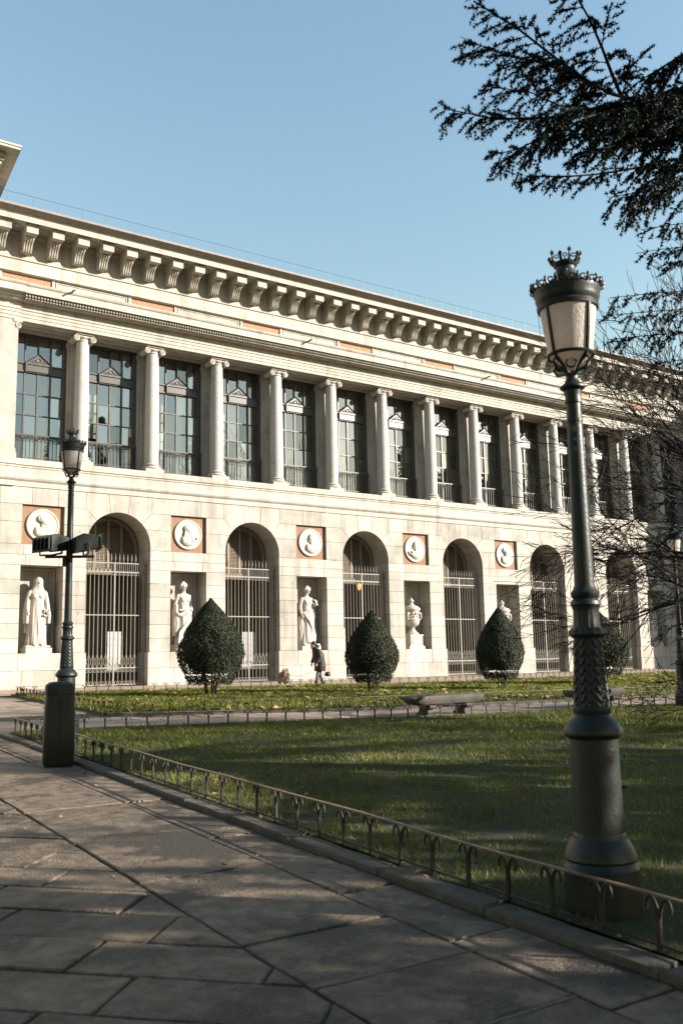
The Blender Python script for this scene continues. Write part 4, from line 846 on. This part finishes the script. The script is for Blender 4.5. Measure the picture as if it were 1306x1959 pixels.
# ---------------------------------------------------------------- clipped topiary bushes
def topiary_mesh(seed):
    rs = np.random.RandomState(seed); n = 34000
    t = rs.rand(n)**.85; ph = rs.rand(n)*2*pi
    prof = lambda t: np.where(t < .36, .62+.38*np.sin(np.clip(t/.36, 0, 1)*pi/2), 1-np.clip((t-.36)/.64, 0, 1)**1.6)
    shell = np.where(rs.rand(n) < .82, rs.uniform(.93, 1.02, n), rs.uniform(.5, .95, n)); shell *= 1+.022*np.sin(3*ph+5*t+seed)+.018*np.sin(7*ph-11*t+2*seed)+.016*rs.randn(n); lobe = np.sin(4*ph+seed*2.1)*np.sin(9*t+seed); shell *= np.where(lobe > .72, .93, 1)
    r = prof(t)*.94*shell; z = .42+2.36*t-.10*(t < .1)*rs.rand(n)
    Pn = np.c_[r*np.cos(ph), r*np.sin(ph), z]; nv = np.c_[np.cos(ph), np.sin(ph), .45+.3*rs.randn(n)]+.6*rs.randn(n, 3); nv /= np.linalg.norm(nv, axis=1)[:, None]
    a = np.cross(nv, rs.randn(n, 3)); a /= np.linalg.norm(a, axis=1)[:, None]; c = np.cross(nv, a); s = rs.uniform(.013, .026, n)[:, None]
    V = np.stack([Pn+a*s*1.5, Pn+c*s*.75, Pn-a*s*1.5, Pn-c*s*.75], 1).reshape(-1, 3)
    return fastmesh('crown', V, np.arange(n*4).reshape(-1, 4), M['topiary'])
core = MB().lathe([(.05,.66),(.45,.74),(.74,1.0),(.79,1.28),(.66,1.7),(.38,2.2),(.03,2.62)], 16).mesh('inner_foliage', M['topiary'])
for i, (px_, py_, wd, ht, lb) in enumerate(((400, 1337, 1.88, 2.80, 'large teardrop topiary bush, leftmost, before the second gate'), (713, 1329, 1.60, 2.48, 'teardrop topiary bush in the middle, right of the walker'), (961, 1323, 1.50, 2.62, 'teardrop topiary bush standing before the fourth gate, showing thin stems'), (1156, 1312, 1.9, 2.55, 'topiary bush half hidden behind the near lamp post'))):
    g = onG(px_, py_)+Vector((.15, .2, 0)); t = empty('topiary_bush', (g.x, g.y, gz(g.y)+.03), i*1.3, label=lb, cat='bush', group='clipped teardrop bushes'); sc = (wd/1.88, wd/1.88, ht/2.78)
    t.scale = sc; cr = ob('crown', topiary_mesh(i), t); ob('inner_foliage', core, cr)
    for j in range(7):
        b = MB(); a = j*2.4+i; b.tube([(.13*cos(a), .13*sin(a), -.05), (.16*cos(a), .16*sin(a), .3), (.3*cos(a), .3*sin(a), .85)], [.03,.025,.015], 6); ob('stem', b.mesh('stem', M['bark'], .8), t)
# ---------------------------------------------------------------- walker with a dog
pp = onG(615, 1314); pe = empty('person', (pp.x, pp.y+.1, gz(pp.y)), radians(-8), label='walker in dark quilted coat bending forward beside the low fence', cat='person')
# facing -x (towards the left of the picture)
b = MB(); b.tube([(-.02,0,.86),(-.10,-.07,.48),(-.17,-.07,.10)], [.085,.06,.042], 10); b.tube([(.02,0,.86),(.03,.08,.50),(.18,.08,.13)], [.085,.062,.042], 10)
b.ell((0,0,.88), (.14,.16,.12)); b.tube([(0,0,.85),(-.05,0,1.15),(-.12,0,1.32),(-.19,0,1.40)], [.14,.15,.12,.055], 12); b.ell((-.245,0,1.475), (.095,.078,.11), R=Matrix.Rotation(-.5, 3, 'Y')); b.ell((-.335,0,1.44), (.025,.018,.022), 8, 6)
b.tube([(-.12,-.17,1.29),(-.08,-.24,1.04),(-.20,-.23,.84)], [.055,.045,.032], 8); b.tube([(-.12,.17,1.29),(-.10,.24,1.04),(-.22,.20,.84)], [.055,.045,.032], 8)
for s in (-1, 1):
    hx, hy = -.22, s*.215; b.ell((hx,hy,.79), (.03,.022,.045))
    for q in range(4): b.tube([(hx-.018+.013*q,hy,.76),(hx-.026+.013*q,hy-s*.008,.725),(hx-.02+.013*q,hy-s*.028,.705)], .009, 5)
    b.tube([(hx-.02,hy-s*.015,.79),(hx-.045,hy-s*.02,.755)], .009, 5)
ob('body', remesh(b, 'body', M['skin'], .012), pe)
b = MB()
def el(cx, cz, rx, ry, tilt=0, n=20): return [(cx+rx*cos(2*pi*i/n), ry*sin(2*pi*i/n), cz-tilt*cos(2*pi*i/n)) for i in range(n)]
b.loft([el(.02,.55,.21,.23), el(.02,.68,.205,.235), el(.01,.8,.20,.23), el(-.01,.92,.205,.235), el(-.03,1.03,.20,.24), el(-.05,1.14,.205,.245), el(-.08,1.25,.185,.235,.03), el(-.12,1.33,.15,.2,.05), el(-.17,1.385,.10,.11,.05), el(-.185,1.41,.09,.09,.05)])
for s in (-1, 1): b.tube([(-.11,s*.18,1.30),(-.09,s*.255,1.05),(-.205,s*.225,.85)], [.085,.075,.055], 10)
b.ell((-.11,0,1.42), (.10,.13,.08)); ob('coat', remesh(b, 'coat', M['coat'], .014), pe)
b = MB(); b.ell((-.225,0,1.515), (.10,.095,.105), R=Matrix.Rotation(-.5, 3, 'Y')); b.ell((-.15,0,1.46), (.06,.085,.09)); ob('hair', b.mesh('hair', M['hair'], 1), pe)
b = MB(); b.ell((-.255,0,1.375), (.085,.075,.05)); ob('scarf', b.mesh('scarf', M['red'], 1), pe)
b = MB(); b.tube([(0,-.02,.7),(-.10,-.07,.48),(-.165,-.07,.16)], [.098,.072,.06], 12); b.tube([(.02,.02,.7),(.03,.08,.50),(.17,.08,.17)], [.098,.074,.06], 12); ob('leggings', b.mesh('leggings', M['legg'], 1), pe)
for (x, y, z, r) in ((-.17,-.07,.0,0),(.185,.08,.02,.35)):
    b = MB(); b.tube([(x,y,z+.22),(x,y,z+.10),(x-.01,y,z+.05)], [.062,.056,.05], 10); b.ell((x-.07,y,z+.045), (.13,.048,.045), R=Matrix.Rotation(r, 3, 'Y')); ob('boot', b.mesh('boot', M['boot'], 1), pe)
b = MB(); b.lathe([(.02,.0),(.10,.02),(.11,.10),(.07,.16),(.02,.17)], 10); bo = ob('handbag', b.mesh('handbag', M['boot'], .8), None, (pp.x+.16, pp.y-.17, gz(pp.y)+.36), label='small dark bag hanging from the walker by an orange strap', cat='bag')
b = MB()
for dx in (-.10, .10): b.tube([(dx,0,.10),(dx*.9,0,.30),(dx*.3,.0,.42)], .012, 5)
ob('strap', b.mesh('strap', M['orange'], 1), bo)
dg_ = onG(546, 1314); de = empty('dog', (dg_.x, dg_.y+.1, gz(dg_.y)), radians(-112), label='fluffy tan and white dog standing by the facade, left of the walker', cat='dog')
b = MB()      # facing +x in its own frame
b.tube([(-.30,0,.40),(-.15,0,.41),(.05,0,.40),(.20,0,.42),(.27,0,.47)], [.10,.135,.14,.15,.10], 12); b.ell((.14,0,.34), (.12,.12,.12)); b.tube([(.24,0,.46),(.32,0,.54)], [.10,.085], 10)
b.ell((.35,0,.575), (.085,.075,.075)); b.tube([(.38,0,.56),(.47,0,.535)], [.05,.03], 8)
for s in (-1, 1):
    b.ell((.32,s*.06,.64), (.02,.025,.045)); b.tube([(.18,s*.08,.36),(.18,s*.085,.20),(.19,s*.085,.03)], [.06,.04,.03], 8); b.ell((.205,s*.085,.02), (.045,.03,.022))
    b.tube([(-.24,s*.08,.38),(-.20,s*.09,.26),(-.30,s*.09,.16),(-.285,s*.09,.03)], [.085,.06,.035,.03], 8); b.ell((-.265,s*.09,.02), (.045,.03,.022))
b.tube([(-.34,0,.44),(-.44,0,.50),(-.50,0,.44),(-.53,0,.34)], [.045,.07,.07,.02], 8)
rs = np.random.RandomState(3)
body_m = remesh(b, 'body', M['fur'], .016); ob('body', body_m, de); de.scale = (1.0, 1.0, .95)
co = np.array([v.co[:] for v in body_m.vertices]); no = np.array([v.normal[:] for v in body_m.vertices]); kx = rs.choice(len(co), 3200); pk = co[kx]; nk = no[kx]
msk = pk[:, 2] > .14; pk, nk = pk[msk], nk[msk]; ln = .065*rs.uniform(.5, 1.3, len(pk))[:, None]; tip = pk+nk*ln+np.array([-.02, 0, -.035]); sd_ = np.cross(nk, rs.randn(len(pk), 3))*.010
ob('fur', fastmesh('fur', np.stack([pk-sd_, pk+sd_, tip], 1).reshape(-1, 3), np.arange(len(pk)*3).reshape(-1, 3), M['fur']), de)
b = MB(); p0 = Vector((pp.x-.22, pp.y-.10, gz(pp.y)+.74)); p1 = Vector((dg_.x+.1, dg_.y+.1, gz(dg_.y)+.48)); b.tube([p0.lerp(p1, i/8)-Vector((0,0,.22*sin(pi*i/8))) for i in range(9)], .006, 4); ob('dog_leash', b.mesh('dog_leash', M['boot'], 1), label='dark leash sagging between walker and dog', cat='leash')
#TREES
# ================================================================ trees
def grow(b, p, d, L, r, lev, rnd, droop=0.0, split=3, spread=.7, nseg=4, minr=.0035):
    p = Vector(p); d = Vector(d).normalized(); pts = [p.copy()]; rad = [r]; q = p.copy(); e = d.copy(); ends = []
    for i in range(nseg):
        e = (e+Vector((rnd.uniform(-1,1), rnd.uniform(-1,1), rnd.uniform(-1,1)))*.21+Vector((0,0,-droop))).normalized(); q = q+e*(L/nseg)
        pts.append(q.copy()); rad.append(max(minr, r*(1-.55*(i+1)/nseg))); ends.append((q.copy(), e.copy(), rad[-1]))
    b.tube(pts, rad, 6 if r > .03 else (4 if r > .008 else 3), cap=False)
    if lev <= 0: return
    n = split if lev > 1 else split+1
    for k in range(n):
        i = rnd.randrange(max(0, nseg-3), nseg) if k else nseg-1; q, e, rr_ = ends[i]
        s = e.orthogonal().normalized(); s = (Matrix.Rotation(rnd.uniform(0, 2*pi), 3, e) @ s); nd = (e+s*rnd.uniform(.35, 1.0)*spread).normalized()
        grow(b, q, nd, L*rnd.uniform(.5, .82)*(.75 if lev == 1 else 1), rr_*rnd.uniform(.6, .85), lev-1, rnd, droop, split, spread, max(3, nseg-1), minr)
# bare winter tree at the right edge, its crown reaching into the picture
rnd = random.Random(11)
tb = Vector((17.5, 10.0, gz(10.0))); bt = empty('bare_tree', tb, label='leafless winter tree whose twigs reach in from the right edge', cat='tree')
b = MB(); b.tube([(0,0,-.1),(.05,.02,.8),(.0,.05,1.7),(.06,.0,2.6)], [.20,.15,.13,.11], 12); ob('trunk', b.mesh('trunk', M['bark'], .8), bt)
b = MB()
limbs = [((-.95,.35,.30),3.6,1.9),((-.8,.7,.30),3.4,2.2),((-.85,.5,.55),3.8,2.5),((-.9,.1,.5),3.2,2.5),((-.6,.3,.9),4.0,2.6),((-.2,.7,.9),3.2,2.6),((.5,.4,.8),3.0,2.6),((.2,-.6,.9),2.8,2.5),((-.55,.75,.75),3.8,2.6),((-.4,.45,1.3),4.2,2.6),((-.9,.45,.10),3.0,1.6),((-.75,.2,1.0),3.6,2.6),((-.5,.1,1.5),4.4,2.6),((-.65,.45,1.1),4.4,2.6),((-.2,.1,1.6),4.6,2.6),((-.95,.2,.2),3.3,2.1)]
for d, L, z0 in limbs: grow(b, (0,0,z0), d, L*.60, .080, 4, rnd, .008, 4, .72, 6, .006)
ob('crown', b.mesh('crown', M['twig'], 1), bt)
# second bare tree further back on the right
tb2 = Vector((24.5, 13.2, gz(13.2))); b2_ = empty('bare_tree', tb2, label='second leafless tree farther right before the shaded end of the facade', cat='tree')
b = MB(); b.tube([(0,0,-.1),(.0,.1,1.5),(.1,.0,3.2)], [.22,.17,.13], 12); ob('trunk', b.mesh('trunk', M['bark'], .8), b2_)
b = MB()
for d, L, z0 in limbs[:8]: grow(b, (0,0,z0+1), (d[0], d[1], d[2]+.35), L*.75, .08, 4, rnd, .02, 3, .7, 5, .007)
ob('crown', b.mesh('crown', M['twig'], 1), b2_)

# cedar: trunk beyond the right edge, limbs reaching into the upper right of the picture
rnd = random.Random(5); nrs = np.random.RandomState(5)
ct = Vector((13.6, 3.2, gz(3.2))); ce = empty('cedar_tree', ct, label='dark green cedar with fringed boughs hanging in the upper right', cat='tree')
b = MB(); b.tube([(0,0,-.1),(0,.05,3),(.05,0,7),(0,0,11),(0,0,14)], [.42,.34,.26,.16,.05], 14); ob('trunk', b.mesh('trunk', M['bark'], .8), ce)
wood = MB(); TU = []          # tuft positions
def twig(p, d, L, r):
    n = max(2, int(L/.032)); pts = [p]; q = Vector(p); e = Vector(d).normalized()
    for i in range(n):
        e = (e+Vector((rnd.uniform(-.09,.09), rnd.uniform(-.09,.09), rnd.uniform(-.10,.05)))).normalized(); q = q+e*(L/n); pts.append(q.copy())
        if i > 0 and rnd.random() < .93: TU.append((q.copy(), e.copy(), .047*(1-.4*i/n)))
    wood.tube([pts[0], pts[len(pts)//2], pts[-1]], [r, r*.7, r*.4], 3, cap=False)
    return pts
def bough(path, r0, dens=1.0, side=.8, fr=0.0):
    path = [Vector(p) for p in path]; seg = []; 
    for a, c in zip(path, path[1:]):
        m = max(2, int((c-a).length/.11))
        for i in range(m): seg.append((a.lerp(c, i/m), (c-a).normalized()))
    N = len(seg); wood.tube([s[0] for s in seg[::2]]+[path[-1]], [r0*.62*(1-.85*i/N) for i in range(0, N, 2)]+[r0*.1], 5, cap=False)
    for i, (q, e) in enumerate(seg):
        f = i/N
        if f < fr: continue
        TU.append((q.copy(), e.copy(), .034))
        lat = e.cross(Vector((0,0,1))).normalized()
        for s in (-1, 1):
            if rnd.random() > dens: continue
            L = side*(1-.66*f)*rnd.uniform(.55, 1.25); d = (e*rnd.uniform(.5, 1.0)+lat*s*rnd.uniform(.3, 1.0)+Vector((0,0,rnd.uniform(-.8,.1)))).normalized()
            pts = twig(q, d, L, .007)
            for k in range(2, len(pts)-1, 3):
                e2 = (pts[k+1]-pts[k]).normalized(); l2 = e2.cross(Vector((0,0,1))); l2 = l2.normalized() if l2.length > .1 else lat
                for s2 in (-1, 1):
                    if rnd.random() < .8: twig(pts[k], (e2*.7+l2*s2*rnd.uniform(.3,.9)+Vector((0,0,rnd.uniform(-.7,.0)))).normalized(), rnd.uniform(.07,.24)*(1-.4*k/len(pts)), .004)
def P(px_, py_, Z): return at(px_, py_, Z)-ct
T0 = lambda z: Vector((0, 0, z))
bough([T0(8.6), P(1560,160,10.6), P(1400,175,10.2), P(1300,190,10.0), P(1190,190,9.8), P(1130,160,9.6), P(1060,110,9.4), P(990,55,9.3), P(905,2,9.2)], .09, 1, .75, .25)
bough([P(1190,190,9.8), P(1160,120,9.7), P(1140,60,9.6), P(1100,-10,9.5), P(1060,-70,9.4)], .035, 1, .6)
bough([P(1270,190,10.0), P(1150,205,10.1), P(1050,225,10.1), P(950,228,10.2), P(850,208,10.3)], .045, 1, .62)
bough([P(1240,192,9.9), P(1120,225,9.5), P(1010,175,9.3), P(920,165,9.2)], .03, 1, .5)
bough([P(1130,160,9.6), P(1040,120,9.9), P(960,105,10.0), P(880,70,10.0)], .03, 1, .5)
bough([T0(7.7), P(1500,285,10.8), P(1380,300,10.3), P(1290,305,10.0), P(1200,325,9.8), P(1110,337,9.7), P(1010,338,9.6)], .07, 1, .6, .35)
bough([P(1300,305,10.0), P(1240,350,9.8), P(1205,390,9.7), P(1195,430,9.6)], .03, .9, .45)
bough([P(1310,230,10.2), P(1250,270,10.0), P(1180,275,9.9), P(1090,300,9.9)], .04, 1, .6)
bough([P(1330,180,10.3), P(1290,170,10.2), P(1250,185,10.0), P(1200,240,10.0)], .05, 1, .6)
bough([P(1380,120,10.6), P(1320,150,10.4), P(1260,210,10.2), P(1230,300,10.1)], .04, 1, .6)
for pa_ in (((1330,90,10.8),(1280,120,10.6),(1230,150,10.4),(1170,150,10.3)), ((1340,250,10.4),(1280,255,10.2),(1220,250,10.1),(1140,250,10.0),(1070,262,9.9)), ((1340,330,10.3),(1290,345,10.1),(1240,365,10.0),(1160,378,9.9)), ((1330,210,9.6),(1260,225,9.5),(1190,240,9.4),(1130,270,9.3)), ((1090,215,9.7),(1040,262,9.6),(990,285,9.5),(930,300,9.5))):
    bough([P(*q_) for q_ in pa_], .03, 1, .6)
for (ys, L, dz) in ((475,1215,0),(500,1260,.2),(560,1165,.1),(595,1150,0),(640,1160,.3),(690,1240,.2),(430,1225,.1)):
    bough([T0(6.9-(ys-430)/260*1.6), P(1480,ys-10,11.2), P(1340,ys-6,10.6+dz), P((1306+L)/2,ys+2,10.4+dz), P(L,ys+10,10.3+dz)], .04, .8, .38, .5)
for k in range(26):              # the rest of the crown, outside the picture
    a = rnd.uniform(-2.6, .75); z = rnd.uniform(3.5, 13); L = (14.5-z)*.42+.8
    bough([T0(z), (cos(a)*L*.5, sin(a)*L*.5, z+.15), (cos(a)*L, sin(a)*L, z-.1)], .06, .9, .8, .1)
ob('limbs', wood.mesh('limbs', M['bark']), ce)
C = np.array([t[0][:] for t in TU]); E_ = np.array([t[1][:] for t in TU]); Rr = np.array([t[2] for t in TU]); kN = 13
D = nrs.randn(len(C), kN, 3); D /= np.linalg.norm(D, axis=2)[..., None]; D = D+E_[:, None]*.35; ln = (Rr[:, None]*nrs.uniform(.7, 1.25, (len(C), kN)))[..., None]
sd_ = np.cross(D, nrs.randn(len(C), kN, 3)); sd_ /= np.linalg.norm(sd_, axis=2)[..., None]; sd_ *= .0075
b0 = np.repeat(C[:, None], kN, 1); V = np.stack([b0-sd_, b0+sd_, b0+D*ln], 2).reshape(-1, 3)
ob('needles', fastmesh('needles', V, np.arange(len(V)).reshape(-1, 3), M['needle']), ce)
# tall avenue trees behind the viewer: they shade the foreground and show in the window glass
def crown_mesh(seed, n, R, H, z0, leaf, nb=46):
    rs = np.random.RandomState(seed); u = rs.randn(nb, 3); u /= np.linalg.norm(u, axis=1)[:, None]; c = u*rs.uniform(.35, .85, nb)[:, None]*[R, R, H/2]+[0, 0, z0+H/2]; rb = rs.uniform(.22, .42, nb)*R
    i = rs.randint(0, nb, n); d = rs.randn(n, 3); d /= np.linalg.norm(d, axis=1)[:, None]; Pn = c[i]+d*(rb[i]*rs.uniform(.55, 1.0, n)**.6)[:, None]
    a = rs.randn(n, 3); a /= np.linalg.norm(a, axis=1)[:, None]; cc = np.cross(a, rs.randn(n, 3)); cc /= np.linalg.norm(cc, axis=1)[:, None]; s = leaf*rs.uniform(.6, 1.4, n)[:, None]
    return fastmesh('crown', np.stack([Pn+a*s, Pn+cc*s*.7, Pn-a*s, Pn-cc*s*.7], 1).reshape(-1, 3), np.arange(n*4).reshape(-1, 4), M['evergreen'])
cms = [crown_mesh(s, 9000, 5.4, 17, 8.5, .30) for s in (1, 2)]
tk = MB().tube([(0,0,-1),(.1,0,6),(0,.1,12),(0,0,18)], [.5,.38,.28,.1], 10).mesh('trunk', M['bark'], .8)
rnd = random.Random(3)
for i in range(12):
    x, y = 36+7.2*i+rnd.uniform(-1, 1), -36+rnd.uniform(-3, 3); s = rnd.uniform(.95, 1.04)*(1.22 if x < 40 or x > 84 else .74)
    t = empty('avenue_tree', (x, y, gz(y)), rnd.uniform(0, 6), label='%s tall avenue tree of the row across the road behind the viewer' % ('first second third fourth fifth sixth seventh eighth ninth tenth eleventh last'.split()[i]), cat='tree', group='avenue trees behind the viewer'); t.scale = (1, 1, s)
    ob('crown', cms[i % 2], t); ob('trunk', tk, t)

tall = [crown_mesh(s_, 9000, 5.0, 15, 3.0, .30) for s_ in (3, 4)]  # added unseen evergreens, placed to keep sky light off the scene
for i, (x, y, lb) in enumerate(((-7, -8, 'added sky-blocking evergreen just behind the viewer'), (-13, 1, 'added sky-blocking evergreen left of the viewer'), (-18, 11, 'added sky-blocking evergreen on the left side of the paved square'), (-23, 22, 'added sky-blocking evergreen at the far left by the pavilion'), (-1, -15, 'added sky-blocking evergreen farther behind the viewer'), (-16, -13, 'added sky-blocking evergreen behind the left corner of the square'))):
    t = empty('sky_block_tree', (x, y, gz(y)), i*1.1, label=lb, cat='tree', group='added unseen evergreens blocking sky light'); ob('crown', tall[i % 2], t); ob('trunk', tk, t, sc=(.7, .7, .6))

# shade trees right behind the viewer; their crowns break the sun into streaks on the path
thin = crown_mesh(31, 1500, 2.9, 6.2, 1.7, .17, 11)
low = [crown_mesh(s_, 3000, 2.9, 6.2, 1.7, .16) for s_ in (7, 8, 9)]
for i, (x, y, z_, lb) in enumerate(((8.5, -3.2, 1.0, 'broad evergreen nearest behind the viewer, to the right'), (13.0, -5.0, 1.02, 'broad evergreen behind the viewer, second to the right'), (17.6, -3.6, 1.0, 'broad evergreen behind the viewer, third to the right'), (22.4, -4.6, 1.05, 'broad evergreen behind the viewer, fourth to the right'), (27.0, -3.4, 1.0, 'broad evergreen behind the viewer, fifth to the right'), (32.0, -4.5, 1.05, 'broad evergreen behind the viewer, farthest right'))):
    t = empty('shade_tree', (x, y, gz(y)), i*2.1, label=lb, cat='tree', group='broad evergreens behind the viewer'); q_ = (.85, .9, 1.0, 1, 1, 1)[i]; ob('crown', thin if i < 2 else low[i % 3], t, sc=(q_, q_, z_)); ob('trunk', tk, t, sc=(.4, .4, .3))
# added unseen canopy above the viewer, blocks sky light over the foreground
rs = np.random.RandomState(21); n = 60000; pc = np.array([(rs.uniform(-5, 12), rs.uniform(-9, 5.5), rs.uniform(9.8, 12.5)) for _ in range(60)]+[(rs.uniform(0, 8.6), rs.uniform(4.5, 8.2), rs.uniform(13.2, 14.5)) for _ in range(48)]+[(rs.uniform(9, 22), rs.uniform(-6, 2), rs.uniform(11, 13)) for _ in range(24)]); i = rs.randint(0, len(pc), n)
Pn = pc[i]+rs.randn(n, 3)*[.95, .95, .16]-np.array(ct[:]); a = rs.randn(n, 3); a /= np.linalg.norm(a, axis=1)[:, None]; cc = np.cross(a, rs.randn(n, 3)); cc /= np.linalg.norm(cc, axis=1)[:, None]
ob('sky_block_foliage', fastmesh('sky_block_foliage', np.stack([Pn+a*.12, Pn+cc*.07, Pn-a*.12, Pn-cc*.07], 1).reshape(-1, 3), np.arange(n*4).reshape(-1, 4), M['needle']), ce)
b = MB()
for q in pc[::3]: e = Vector(q)-ct; b.tube([(0,0,9.2), (e.x*.5, e.y*.5, 10.3), (e.x, e.y, e.z)], [.10,.06,.02], 5, cap=False)
ob('sky_block_limbs', b.mesh('sky_block_limbs', M['bark']), ce)  # limbs carrying the added unseen canopy

for i, (x, y, lb) in enumerate(((50, -21, 'tall bare tree behind the viewer, nearest of its row'), (61, -22, 'tall bare tree behind the viewer, second of its row'), (74, -20, 'tall bare tree behind the viewer, last of its row'))):
    t = copy_tree(bt, (x, y, gz(y)), i*1.7+.4, lb); t.scale = (2.3, 2.3, 2.75); t['group'] = 'tall bare trees behind the viewer'
